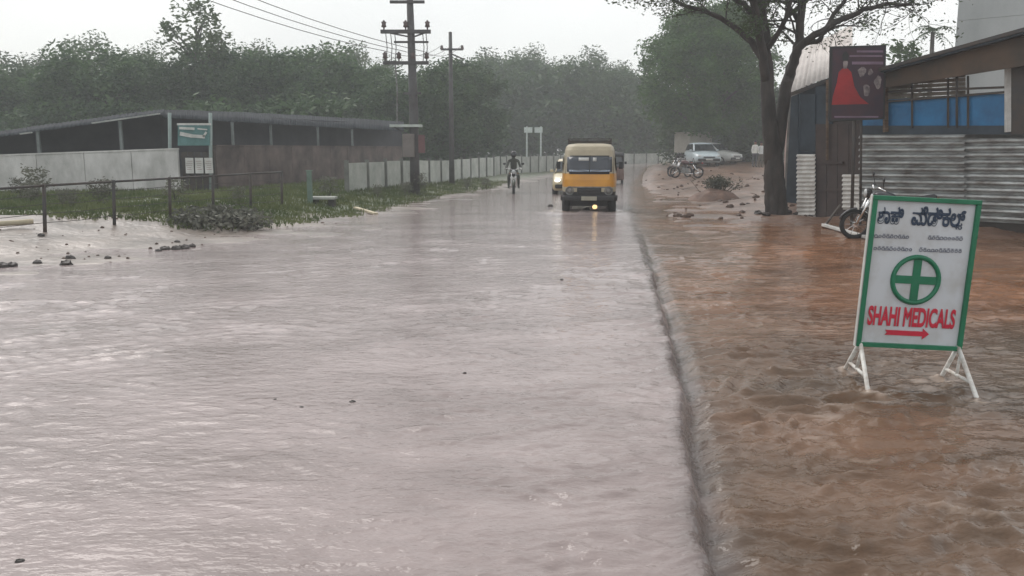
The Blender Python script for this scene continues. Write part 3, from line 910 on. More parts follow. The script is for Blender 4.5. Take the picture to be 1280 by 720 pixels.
e = [(203, 147), (270, 151), (340, 155), (410, 159), (503, 164)]
r_ = [(203, 137), (270, 139), (340, 142), (410, 146), (503, 152)]
for i, ((e0, e1), (r0, r1)) in enumerate(zip(zip(e, e[1:]), zip(r_, r_[1:]))):
    ya, yb = YS + i * 4.0, YS + (i + 1) * 4.0
    c4 = [AY(*e0, ya), AY(*e1, yb), AY(*r1, yb + 5), AY(*r0, ya + 5)]
    for k in range(3):
        s0, s1 = k / 3, (k + 1) / 3
        lift = Vector((0, 0, 0.012 * (k % 2)))
        add_solid(corr_sheet(c4[0].lerp(c4[1], s0) + lift, c4[0].lerp(c4[1], s1 + .02) + lift, c4[3].lerp(c4[2], s1 + .02) + lift, c4[3].lerp(c4[2], s0) + lift, 0.18, 0.014).build('roof_sheet', M_roofd, sh, smooth=True))
# shed back wall and posts
M_shedwall = pm('dark_shed_wall', (0.075, 0.072, 0.085), 0.85, col2=(0.045, 0.045, 0.055), scale=0.8)
bk0, bk1, bk2 = AY(-150, 190, YS + 4.6), AY(203, 190, YS + 4.6), AY(503, 190, YS + 20.6)
MB().slab([(bk0.x, bk0.y, -.3), (bk1.x, bk1.y, -.3), (bk1.x, bk1.y, AY(203, 141, YS + 4.6).z), (bk0.x, bk0.y, AY(-150, 184, YS + 4.6).z)], .2).build('back_wall', M_shedwall, sh)
MB().slab([(bk1.x, bk1.y, -.3), (bk2.x, bk2.y, -.3), (bk2.x, bk2.y, AY(503, 155, YS + 20.6).z), (bk1.x, bk1.y, AY(203, 141, YS + 4.6).z)], .2).build('back_wall', M_shedwall, sh)
M_postp = pm('pale_shed_post', (0.15, 0.17, 0.17), 0.7)
for (px, ty, i) in [(47, 163, 0), (150, 151, 0), (338, 156, 2), (397, 159, 2.8), (440, 162, 3.3), (290, 153, 1.2)]:
    Yp = YS + .1 + i * 4.0
    a_ = AY(px, ty, Yp); MB().beam((a_.x, a_.y, -.2), a_, 0.10).build('post', M_postp, sh)
M_mar = pm('maroon_shutter', (0.07, 0.045, 0.055), 0.7, var=.3)
for (px, w) in [(313, 22), (372, 30), (420, 34), (465, 26)]:
    t = (px - 203) / 300; Yq = YS + 4.2 + t * 16
    c0 = AY(px, 190, Yq); wd_ = w / F * Yq
    dr = (bk2 - bk1).normalized(); dr.z = 0
    p0 = Vector((c0.x, c0.y, 0)) - dr * wd_ / 2; p1 = p0 + dr * wd_
    MB().slab([(p0.x, p0.y, .6), (p1.x, p1.y, .6), (p1.x, p1.y, 2.3), (p0.x, p0.y, 2.3)], .06).build('shutter', M_mar, sh)

# precast panel wall that follows the road
pw = thing('panel_wall', 'pale precast panel wall with dark posts along the far roadside', 'wall', (0, 0, 0))
M_panel = pm('pale_precast_panel', (0.46, 0.47, 0.44), 0.8, col2=(0.30, 0.32, 0.29), scale=1.3, rndv=0.15)
M_pwpost = pm('dark_precast_post', (0.16, 0.165, 0.15), 0.85, var=.3, rndv=0.2)
line = [GG(434, 241), GG(520, 231), GG(640, 216.5)]
line = [Vector((p.x, p.y, 0)) for p in line] + [Vector((8.0, 82.0, 0)), Vector((19.5, 92.0, 0)), Vector((32.0, 94.0, 0))]
segs = []
for a_, b_ in zip(line, line[1:]):
    Ls = (b_ - a_).length; k = max(1, round(Ls / 2.0))
    segs += [(a_.lerp(b_, i / k), a_.lerp(b_, (i + 1) / k)) for i in range(k)]
first_panel = None
for i, (a_, b_) in enumerate(segs):
    a_ = a_.copy(); b_ = b_.copy()
    a_.z = gz(a_.x, a_.y); b_.z = gz(b_.x, b_.y)
    hgt = 1.02 + 0.16 * min(1, i / 18) + rnd.uniform(-.02, .02)
    MB().beam(a_ - Vector((0, 0, .3)), a_ + Vector((0, 0, hgt + .1)), 0.14).build('post', M_pwpost, pw)
    d = (b_ - a_); L = d.length; d.normalize()
    p0, p1 = a_ + d * .085, b_ - d * .085
    z2 = Vector((0, 0, hgt))
    jog = Vector((d.y, -d.x, 0)) * rnd.uniform(-.015, .015)
    MB().slab([p0 + jog - Vector((0, 0, .2)), p1 + jog - Vector((0, 0, .2)), p1 + z2 + jog, p0 + z2 + jog], .06).build('wall_panel', M_panel, pw)

# ================================================================ UTILITY POLES AND WIRES
M_pole = pm('pole_steel', (0.085, 0.085, 0.088), 0.6, col2=(0.05, 0.045, 0.045), scale=2)
M_ins = pm('brown_insulator', (0.10, 0.07, 0.065), 0.3)
p1 = GG(519, 243)
po = thing('utility_pole', 'tall dark utility pole with several crossarms and insulators on the verge', 'utility pole', p1)
def zt(py, p=p1): return AY(517, py, p.y).z - p.z
def xr(px, p=p1): return AY(px, 190, p.y).x - p.x
MB().tube([(0, 0, -.6), (0, 0, 3.0), (xr(515), 0, zt(-60))], [0.19, 0.17, 0.10], 10).build('pole', M_pole, po, smooth=True)
attach = []
for (x0, x1, py, w, ins) in [(492, 534, 3, .10, 0), (480, 541, 40, .13, 3), (496, 538, 53, .07, 0), (482, 538, 79, .12, 4), (506, 528, 117, .08, 0)]:
    z = zt(py)
    MB().beam((xr(x0), -.1, z), (xr(x1), -.1, z), w).build('crossarm', M_pole, po)
    attach.append((Vector((xr(x0), -.1, z)), Vector((xr(x1), -.1, z))))
    for k in range(ins):
        x = xr(x0) + (xr(x1) - xr(x0)) * (k + .15) / (ins - .7)
        MB().tube([(x, -.1, z), (x, -.1, z + .14), (x, -.1, z + .17), (x, -.1, z + .26), (x, -.1, z + .34)], [.02, .03, .10, .07, .10], 8).tube([(x, -.1, z + .34), (x, -.1, z + .40)], [.05, .03], 8).build('insulator', M_ins, po, smooth=True)
# brace, drop cables, platform bracket with pale edge and a fuse box
MB().beam((xr(483), -.1, zt(40)), (0, -.05, zt(47)), .05).beam((xr(538), -.1, zt(40)), (0, -.05, zt(47)), .05).build('brace', M_pole, po)
for px in (486, 492, 497, 531, 535):
    x = xr(px); MB().tube([(x, -.12, zt(40)), (x + .05, -.16, zt(60)), (x, -.12, zt(79))], .016, 5).build('cable', M_pole, po)
MB().tube([(xr(497), -.12, zt(79)), (xr(499), -.2, zt(115)), (xr(498), -.2, zt(154))], .03, 5).build('cable', M_steel, po)
MB().box((xr(509), -.15, zt(157.5)), (1.15, .55, .09)).build('platform', pm('pale_platform', (.42, .46, .43), .6), po)
MB().beam((xr(494), -.15, zt(159)), (0, 0, zt(172)), .05).build('brace', M_pole, po)
MB().box((xr(512), -.27, zt(182)), (.42, .22, .85)).build('fuse_box', pm('grey_brown_box', (.17, .15, .14), .7), po, bevel=.015)
MB().box((xr(528), -.22, zt(180)), (.24, .06, .65)).build('notice_plate', pm('maroon_plate', (.15, .075, .075), .7), po)
# dry creeper at the pole's foot is a thing of its own
p2 = GG(565, 231)
po2 = thing('utility_pole', 'smaller distant utility pole with one crossarm beyond the big pole', 'utility pole', p2)
def zt2(py): return AY(565, py, p2.y).z - p2.z
def xr2(px): return AY(px, 190, p2.y).x - p2.x
MB().tube([(0, 0, -.5), (0, 0, zt2(40))], [.14, .08], 8).build('pole', M_pole, po2, smooth=True)
MB().beam((xr2(553), -.08, zt2(62)), (xr2(580), -.08, zt2(62)), .09).build('crossarm', M_pole, po2)
MB().beam((0, -.08, zt2(67)), (xr2(580), -.08, zt2(74)), .06).build('brace', M_pole, po2)
for px in (554, 579): MB().tube([(xr2(px), -.08, zt2(62)), (xr2(px), -.08, zt2(57))], [.09, .05], 7).build('insulator', M_ins, po2)
ends = [(-14.0, 18.0, 8.1), (-13.4, 18.3, 8.2), (-12.8, 18.6, 8.3)]
for k in range(3):
    a_ = p1 + attach[3][0].lerp(attach[3][1], .1 + .4 * k) + Vector((0, 0, .4)); b_ = Vector(ends[k])
    P = [a_.lerp(b_, t / 12) - Vector((0, 0, 0.55 * 4 * (t / 12) * (1 - t / 12))) for t in range(13)]
    tag(MB().tube(P, .012, 5).build('overhead_wire', M_dark), 'thin overhead wire running from the big pole up out of view', 'wire', 'overhead wires to the near pole')
    c_ = p2 + Vector((xr2(554 + 12 * k), -.08, zt2(57)))
    P = [a_.lerp(c_, t / 10) - Vector((0, 0, 0.3 * 4 * (t / 10) * (1 - t / 10))) for t in range(11)]
    tag(MB().tube(P, .010, 5).build('overhead_wire', M_dark), 'thin overhead wire strung between the big and the distant pole', 'wire', 'overhead wires between the poles')

# white gate-like frame sign beyond the wall
g0 = AY(666, 190, 80); base = gz(g0.x, 80)
fs = thing('frame_sign', 'white two-post frame with blank panels standing beyond the panel wall', 'sign', (g0.x, 80, base))
def fx(px): return AY(px, 190, 80).x - g0.x
def fz(py): return AY(666, py, 80).z - base
M_fr = pm('pale_frame_paint', (.60, .66, .64), .6, var=.2)
for px in (658.5, 676): MB().beam((fx(px), 0, -.3), (fx(px), 0, fz(158)), .15).build('post', M_fr, fs)
for (a_, b_) in ((655, 665.3), (668, 678)): MB().box(((fx(a_) + fx(b_)) / 2, -.11, fz(162.5)), (fx(b_) - fx(a_), .05, .5)).build('panel', M_fr, fs)

# ================================================================ RIGHT: THE TIN SHOP
SA, SB = GG(1010, 272), GG(1280, 292)
SA.z = SB.z = 0
su = (SB - SA).normalized()
sn = Vector((su.y, -su.x, 0))            # outward, towards the road
if sn.dot(-SA) < 0: sn = -sn
def FP(px, py, off=0.0): return ONP(px, py, SA + sn * off, sn)
shop = thing('tin_shop', 'roadside shop of corrugated sheets with blue band and brown fascia', 'shop', (0, 0, 0))
def quad(x0, y0, x1, y1, off): return [FP(x0, y1, off), FP(x1, y1, off), FP(x1, y0, off), FP(x0, y0, off)]
def flat(name, x0, y0, x1, y1, off, th, mat, par=None, bevel=0.0):
    return MB().slab(quad(x0, y0, x1, y1, off), th).build(name, mat, par or shop, bevel=bevel)
def poly(name, ps, off, th, mat, par=None): return MB().slab([FP(x, y, off) for x, y in ps], th).build(name, mat, par or shop)
# dark interior shell so that the openings have something behind them
back = -2.6
M_in = pm('dim_plaster', (0.22, 0.21, 0.2), .85, var=.3)
sl = [FP(1040, 300, back), FP(1420, 300, back), FP(1420, 160, back), FP(1040, 160, back)]
MB().slab(sl, .12).build('back_wall', M_in, shop)
# sheets with ridges running sideways
def hsheet(x0, y0, x1, y1, off, pitch=0.142, amp=0.045, y0b=None, y1b=None, mat=None):
    y0b = y0 if y0b is None else y0b; y1b = y1 if y1b is None else y1b
    o = corr_sheet(FP(x0, y1, off), FP(x1, y1b, off), FP(x1, y0b, off), FP(x0, y0, off), pitch, amp, 'v', slat=True).build('corrugated_sheet', mat or M_galv, shop)
    return add_solid(o, .004)
hsheet(1075, 168, 1207, 270, .05, y0b=167, y1b=275)
hsheet(1205, 167, 1300, 276, .01, y0b=165, y1b=281)
hsheet(1298, 165, 1420, 281, .05, y0b=163, y1b=290)
M_galvw = pm('pale_galvanised_sheet', (0.66, 0.65, 0.62), .5, col2=(.42, .39, .36), scale=2.5, metal=.1)
hsheet(1053, 214, 1076, 262, .03, .105, .018, mat=M_galvw)
hsheet(996, 188, 1019, 271, .06, .105, .018, mat=M_galvw)
# dark plinth boards under the sheets
flat('plinth', 1075, 268, 1420, 300, -.05, .12, pm('damp_dark_timber', (.035, .028, .024), .7, var=.4))
# gate of boards
M_gate = pm('dark_brown_sheet', (.040, .030, .030), .65, col2=(.07, .05, .045), scale=2)
for k in range(4):
    x0 = 1019 + k * 14; flat('gate_board', x0 + .4, 155, x0 + 13.6, 274, -.02, .03, M_gate)
for yy in (202, 236): flat('gate_rail', 1019, yy, 1053, yy + 3, .025, .03, M_gate)
# dark band, blue band, posts, bars
flat('lintel', 1075, 157, 1420, 168, .02, .10, M_navy)
for (x0, x1) in ((1076, 1140), (1140.6, 1185), (1185.6, 1210), (1210.6, 1258)):
    MB().slab([FP(x0, 157, -.02), FP(x1, 157, -.02), FP(x1, 117 + (1258 - x1) * .05, -.02), FP(x0, 117 + (1258 - x0) * .05, -.02)], .02).build('blue_sheet', M_blue, shop)
for px in (1140, 1185, 1196, 1210): MB().beam(FP(px, 160, .03), FP(px, 95, .03), .035).build('window_bar', M_dark, shop)
for py, dy in ((112, 3), (121, 6)): MB().beam(FP(1107, py + dy, .02), FP(1258, py - dy, .02), .045).build('window_rail', M_dark, shop)
for px in (1107, 1260): MB().beam(FP(px, 165, .04), FP(px, 86, .04), .09).build('post', M_wood if px < 1200 else M_white_paint, shop)
flat('end_post', 1263, 62, 1290, 168, .03, .25, M_dark)
flat('upper_wall', 1290, 62, 1420, 168, -.01, .1, M_gate)
# slatted boards in the open window
for k in range(6):
    y = 92 + k * 5.3
    poly('shutter_slat', [(1107, y + 9.5), (1206, y + 4.5), (1206, y - .3), (1107, y + 4.6)], -.06 - .01 * k, .03, pm('grey_slat_wood', (.26, .22, .18), .8, col2=(.12, .095, .075), scale=2))
# fascia and roof
poly('fascia', [(1085, 113), (1420, 60), (1420, 2), (1085, 91)], .32, .05, pm('brown_fascia', (.105, .068, .045), .75, col2=(.045, .040, .034), scale=1.2))
rl = MB().slab([FP(1085, 92, .55), FP(1420, 0, .55), FP(1420, 0, .55) - sn * 4.2 + Vector((0, 0, .45)), FP(1085, 92, .55) - sn * 4.2 + Vector((0, 0, .45))], .06)
rl.build('roof', M_navy, shop)
MB().beam(FP(1085, 91, .57), FP(1420, -2, .57), .05, .07).build('roof_edge', M_dark, shop)
# left end: dark blue sheets below the neighbour's roof
flat('side_sheet', 1000, 118, 1019, 189, -.03, .03, M_navy)
flat('side_sheet', 1019.4, 108, 1040, 156, -.06, .03, M_navy)
flat('side_sheet', 1040.4, 100, 1084, 156, -.10, .03, M_gate)
MB().beam(FP(1034, 200, .05), FP(1034, 100, .05), .05).build('post', M_wood, shop)
# end wall going back
ew = [FP(999, 275, -.1), FP(999, 118, -.1)]
MB().slab([ew[0], ew[0] - sn * 2.4, ew[1] - sn * 2.4, ew[1]], .05).build('end_wall', M_navy, shop)

# neighbour's pale sheet roof behind the shop
nb = thing('sheet_roof_building', 'building with steep pale sheet roof behind the tree and poster', 'building', (0, 0, 0))
M_tarp = pm('pale_asbestos_sheet', (.60, .56, .53), .7, col2=(.42, .38, .36), scale=1.1, bump=.15)
ea, eb = AY(987, 116, 26.0), AY(1112, 66, 24.5)
ra_, rb_ = AY(1001, 60, 30.5), AY(1112, 8, 29.0)
ra_, rb_ = AY(1001, 62, 30.5), AY(1064, 32, 29.6)
eb = AY(1064, 86, 25.1)
for k in range(4):
    s0, s1 = k / 4, (k + 1) / 4
    lift = Vector((0, 0, .02 * (k % 2)))
    add_solid(corr_sheet(ea.lerp(eb, s0) + lift, ea.lerp(eb, s1 + .02) + lift, ra_.lerp(rb_, s1 + .02) + lift, ra_.lerp(rb_, s0) + lift, .16, .022).build('roof_sheet', M_tarp, nb, smooth=True), .008)
MB().beam(ea - Vector((0, .05, .06)), eb - Vector((0, .05, .06)), .08, .1).build('eave_board', M_dark, nb)
w0, w1 = ea + Vector((.15, .3, -.1)), eb + Vector((0, .3, -.1))
MB().slab([(w0.x, w0.y, -.2), (w1.x, w1.y, -.2), tuple(w1), tuple(w0)], .2).build('front_wall', M_navy, nb)
MB().slab([(ra_.x + .15, ra_.y - .4, -.2), (w0.x, w0.y + .21, -.2), tuple(w0 + Vector((0, .21, 0))), tuple(ra_ + Vector((.15, -.4, -.1)))], .2).build('gable_wall', M_in, nb)

# tall grey building far right
gb = thing('grey_building', 'plain grey concrete building rising behind the shop roof', 'building', (0, 0, 0))
c0 = AY(1183, 190, 34); c1 = AY(1420, 190, 30)
M_gb = pm('streaked_grey_render', (.40, .42, .42), .85, col2=(.27, .29, .29), scale=.5, bump=.15, stretch=(1, 1, .35))
dgb = (c1 - c0); dgb.z = 0; dgb.normalize(); ngb = Vector((dgb.y, -dgb.x, 0))
for k in range(3):
    z0, z1 = -.3 + k * 3.5, 3.19 + k * 3.5
    MB().slab([Vector((c0.x, c0.y, z0)), Vector((c1.x, c1.y, z0)), Vector((c1.x, c1.y, z1)), Vector((c0.x, c0.y, z1))], 6).build('storey_wall', M_gb, gb)
MB().beam(Vector((c0.x, c0.y, 10.3)) - ngb * .1, Vector((c1.x, c1.y, 10.3)) - ngb * .1, .5, .2).build('parapet', M_gb, gb)

# pinkish pillar between tree and shop
pb = GG(989, 243); pt = AY(989, 150, pb.y)
pl = thing('gate_pillar', 'pinkish plastered gate pillar between the forked tree and the shop', 'pillar', pb)
M_pink = pm('pink_plaster', (.36, .27, .245), .8, col2=(.24, .18, .165), scale=1.5, bump=.2)
hp = pt.z - pb.z; wp = 17 / F * pb.y
MB().box((0, 0, hp / 2 - .15), (wp, .5, hp + .3)).build('shaft', M_pink, pl, bevel=.02)
MB().box((0, 0, hp + .07), (wp + .14, .64, .14)).build('cap', M_conc, pl, bevel=.02)
MB().ball((-.15, 0, hp + .34), .17, 12, 8).tube([(-.15, 0, hp + .13), (-.15, 0, hp + .22)], .07, 8).build('lamp_globe', M_white_paint, pl, smooth=True)

# ---- poster on its pole
PY_ = FP(1067, 258, .9).y
def PP(px, py, o=0.0): return AY(px, py, PY_ - o)
ps = thing('poster_board', 'dark framed poster with a red dress figure on a pole at the shop', 'poster', (0, 0, 0))
MB().slab([PP(1036, 152), PP(1106, 149), PP(1108, 56), PP(1038, 58)], .06).build('backing', M_black, ps, bevel=.006)
M_pn = pm('poster_navy_print', (.022, .012, .026), .5, col2=(.045, .012, .020), scale=2.5)
M_pr = pm('poster_red_print', (.34, .010, .013), .5, col2=(.20, .006, .010), scale=2)
M_pp = pm('poster_pale_print', (.26, .22, .215), .5, col2=(.06, .045, .05), scale=9)
M_pv = pm('poster_violet_print', (.16, .10, .15), .35, var=.3)
def prt(name, ps_, o, mat): return MB().slab([PP(x, y, o) for x, y in ps_], .003).build(name, mat, ps)
prt('print', [(1039.5, 149), (1103.5, 146.5), (1105, 59), (1041, 61)], .004, M_pn)
prt('figure_print', [(1039.6, 131), (1086, 130), (1075, 121), (1068, 108), (1064, 90), (1059.5, 85.5), (1053, 85.5), (1048.5, 90), (1046, 104), (1041, 121)], .008, M_pr)
prt('figure_print', [(1054.5, 86), (1058.5, 86), (1060, 78), (1058.5, 74.5), (1055.5, 74.5), (1053.8, 78)], .010, M_pp)
prt('hair_print', [(1053.5, 76), (1060, 76), (1061, 68), (1058, 64), (1055, 64.5), (1052.8, 69)], .012, M_black)
for (x0, y0, x1, y1, m_) in [(1065, 77, 1104, 80.5, M_pv), (1071, 63, 1104, 65.5, M_pv), (1062, 69, 1103, 71, M_pv), (1043, 145, 1098, 147, M_pv)]:
    prt('lettering', [(x0, y1), (x1, y1), (x1, y0), (x0, y0)], .010, m_)
for (cx, cy, rx, ry) in [(1077.5, 90, 5, 6), (1083, 113, 4, 9), (1097.5, 103, 4.5, 7.5), (1088, 90, 3, 4)]:
    prt('portrait_print', [(cx + rx * math.cos(a) * (1 + .25 * math.sin(3 * a + cx)), cy + ry * math.sin(a) * (1 + .2 * math.cos(2 * a + cy))) for a in [-k * math.pi / 6 for k in range(12)]], .012, M_pp)
a_ = PP(1067, 252, -.08); a_.z = gz(a_.x, a_.y) - .2
MB().tube([a_, PP(1069, 100, -.08)], .04, 8).build('pole', M_dark, ps, smooth=True)
a_ = PP(1078, 252, -.08); a_.z = gz(a_.x, a_.y) - .2
MB().tube([a_, PP(1077, 100, -.08)], .03, 8).build('pole', M_dark, ps, smooth=True)

# ================================================================ THE STANDING SIGN IN THE WATER
sgY = sum(f.y for f in SIGN_FEET) / 4 + .02
TL, TR, BR, BL = AY(1088, 244, sgY), AY(1221, 250, sgY), AY(1206, 439, sgY), AY(1072.5, 432, sgY)
sc_ = (TL + TR + BR + BL) / 4
ux = ((TR - TL) + (BR - BL)).normalized(); uz0 = ((TL - BL) + (TR - BR)).normalized()
uy = uz0.cross(ux).normalized(); uz = ux.cross(uy).normalized()
SW = ((TR - TL).length + (BR - BL).length) / 2; SH_ = ((TL - BL).length + (TR - BR).length) / 2
sign = bpy.data.objects.new('standing_sign', None); COL.objects.link(sign)
sign.matrix_world = Matrix.Translation(sc_ - uz * (SH_ / 2)) @ Matrix((ux, uy, uz)).transposed().to_4x4()
tag(sign, 'white standing sign with green frame reading SHAHI MEDICALS in the water', 'sign')
M_sgreen = pm('sign_green', (.012, .17, .085), .4, col2=(.010, .125, .062), scale=4)
M_sface = pm('sign_face', (.54, .565, .60), .35, col2=(.40, .395, .385), scale=3.2, lo=.27, hi=.55)
M_sred = pm('sign_red', (.52, .022, .05), .4, var=.12, scale=6)
M_sblue = pm('sign_blue_black', (.022, .040, .075), .4, var=.2, scale=6)
M_sgrey = pm('sign_grey_print', (.13, .14, .19), .4, var=.2, scale=6)
fw = .034
MB().box((0, .012, SH_ / 2), (SW - .03, .02, SH_ - .03)).build('face', M_sface, sign)
for (cx, cz, wx_, wz_) in [(0, fw / 2, SW, fw), (0, SH_ - fw / 2, SW, fw), (-SW / 2 + fw / 2, SH_ / 2, fw, SH_ - 2 * fw - .002), (SW / 2 - fw / 2, SH_ / 2, fw, SH_ - 2 * fw - .002)]:
    MB().box((cx, 0, cz), (wx_, .045, wz_)).build('frame_bar', M_sgreen, sign, bevel=.004)
MB().box((-SW / 2 - .005, .006, SH_ / 2), (.008, .032, SH_)).build('edge_strip', M_white_paint, sign)
# px -> sign plane local
def SPX(px, py):
    u = (px - 1088) / 133; v = (py - 247) / 188.5      # approximate, then exact via ray
    P = ONP(px, py, sc_, uy); d = P - (sc_ - uz * (SH_ / 2))
    return d.dot(ux), d.dot(uz)
def text_mesh(name, body, mat, x, z, w, h, bold=0.0, y=-.002, skew=0.0):
    cu = bpy.data.curves.new(name, 'FONT'); cu.body = body; cu.extrude = .01; cu.bevel_depth = bold; cu.bevel_resolution = 1; cu.resolution_u = 6
    ob = bpy.data.objects.new(name, cu); COL.objects.link(ob)
    bpy.context.view_layer.update()
    me = bpy.data.meshes.new_from_object(ob.evaluated_get(bpy.context.evaluated_depsgraph_get()))
    bpy.data.objects.remove(ob); bpy.data.curves.remove(cu)
    co = np.zeros(len(me.vertices) * 3, np.float32); me.vertices.foreach_get('co', co); co = co.reshape(-1, 3)
    mn, mxx = co.min(0), co.max(0)
    out = np.zeros_like(co)
    out[:, 0] = x + (co[:, 0] - mn[0]) / (mxx[0] - mn[0]) * w
    out[:, 2] = z + (co[:, 1] - mn[1]) / (mxx[1] - mn[1]) * h
    out[:, 1] = y - (co[:, 2] - mn[2]) / (mxx[2] - mn[2]) * .0025
    me.vertices.foreach_set('co', out.ravel()); me.update()
    me.materials.clear(); me.materials.append(mat)
    o = bpy.data.objects.new(name, me); COL.objects.link(o); o.parent = sign
    return o
def tpx(name, body, mat, x0, y0, x1, y1, bold):
    a_, b_ = SPX(x0, y1), SPX(x1, y0)
    zc = (SPX(x0, (y0 + y1) / 2)[1] + SPX(x1, (y0 + y1) / 2)[1]) / 2
    hh = (y1 - y0) / 188.5 * SH_
    return text_mesh(name, body, mat, a_[0], zc - hh / 2, b_[0] - a_[0], hh, bold)
tpx('lettering', 'SHAHI MEDICALS', M_sred, 1083, 384, 1196, 409, .037)
tpx('lettering', 'ಶಾಹಿ', M_sblue, 1096, 258, 1131, 280, .034)
tpx('lettering', 'ಮೆಡಿಕಲ್', M_sblue, 1138, 259, 1209, 283, .034)
tpx('lettering', 'ಸ', M_sblue, 1194, 279, 1203, 287, .022)
# two lines of small print too fine to read: rows of small looped strokes
lr = random.Random(2)
for (y0, spans) in [(297, [(1093, 1138), (1146, 1148), (1160, 1205)]), (312.5, [(1092, 1142), (1149, 1204)])]:
    for (xa, xb) in spans:
        m_ = MB(); x = xa + 2
        while x < xb:
            yy = y0 + (x - 1150) * .035
            cx, cz = SPX(x, yy)
            rr = .0105 * lr.uniform(.85, 1.1)
            m_.ring((cx, -.002, cz), (0, 1, 0), rr, .0024, 10, 4)
            if lr.random() < .75: m_.box((cx, -.003, cz + rr + .007), (.017, .003, .0035))
            if lr.random() < .4: m_.box((cx + .012, -.003, cz - rr * .8), (.014, .003, .005))
            x += 4.9
        m_.build('small_print', M_sgrey, sign)
cx, cz = SPX(1144.5, 350)
rgR = 28.5 / 188.5 * SH_
MB().ring((cx, -.001, cz), (0, 1, 0), rgR, .0185, 40, 6).build('emblem_ring', M_sgreen, sign, smooth=True)
cr_ = MB(); cr_.box((cx, -.003, cz), (.06, .005, rgR * 2)); cr_.box((cx - rgR / 2 - .0151, -.003, cz), (rgR - .0302, .005, .06)); cr_.box((cx + rgR / 2 + .0151, -.003, cz), (rgR - .0302, .005, .06))
cr_.build('emblem_cross', M_sgreen, sign)
a_, b_ = SPX(1106, 415), SPX(1161, 418)
zc = (a_[1] + b_[1]) / 2
MB().slab([(a_[0], -.004, zc - .019), (b_[0] - .05, -.004, zc - .019), (b_[0] - .05, -.004, zc - .042), (b_[0], -.004, zc), (b_[0] - .05, -.004, zc + .042), (b_[0] - .05, -.004, zc + .019), (a_[0], -.004, zc + .019), (a_[0] + .016, -.004, zc)], .004).build('arrow', M_sred, sign)
# trestle feet: upright stub, inverted V, cross brace on each side
M_leg = pm('chipped_white_legs', (.66, .65, .62), .5, col2=(.4, .34, .29), scale=14, lo=.3, hi=.55)
inv = sign.matrix_world.inverted()
for (fb, ff, px, py) in [(SIGN_FEET[0], SIGN_FEET[1], 1075, 432), (SIGN_FEET[2], SIGN_FEET[3], 1197, 438)]:
    top = AY(px, py, sgY)
    lg = MB()
    for f in (fb, ff):
        lo = Vector((f.x, f.y, -.25)); lo = f + (f - top).normalized() * .16
        lg.tube([inv @ (top + Vector((0, 0, .03))), inv @ f, inv @ lo], .0165, 8)
    lg.build('leg', M_leg, sign, smooth=True)
    a_ = fb.lerp(top, .32); b_ = ff.lerp(top, .32)
    MB().tube([inv @ a_, inv @ b_], .0135, 8).build('brace', M_leg, sign, smooth=True)
    MB().tube([inv @ (top + (b_ - top) * .2), inv @ (a_ + (b_ - a_) * .45)], .012, 8).build('strut', M_leg, sign, smooth=True)
# thin dark hooked handle on top
hk = [SPX(1120, 246), SPX(1120.5, 238), SPX(1119, 231), SPX(1115.5, 227)]

# ================================================================ VEHICLES
def wheel(parent, c, R, w, axis='x', rim_col=None):
    """tyre with rim, axis across the vehicle"""
    ax = Vector((1, 0, 0)) if axis == 'x' else Vector((0, 1, 0))
    r = w / 2
    t = MB().ring(c, ax, R - r * .9, r, 28, 10).build('wheel', M_rubber, parent, smooth=True)
    m = MB(); c = Vector(c)
    m.tube([c - ax * w * .32, c - ax * w * .2, c + ax * w * .2, c + ax * w * .32], [R * .30, R * .62, R * .62, R * .30], 20)
    m.build('rim', rim_col or M_steel, t)
    return t

def superpatch(w, L, yf, n, x, yc):
    return yc - L / 2 * (max(0.0, 1 - abs(x / w) ** n)) ** (1 / n)

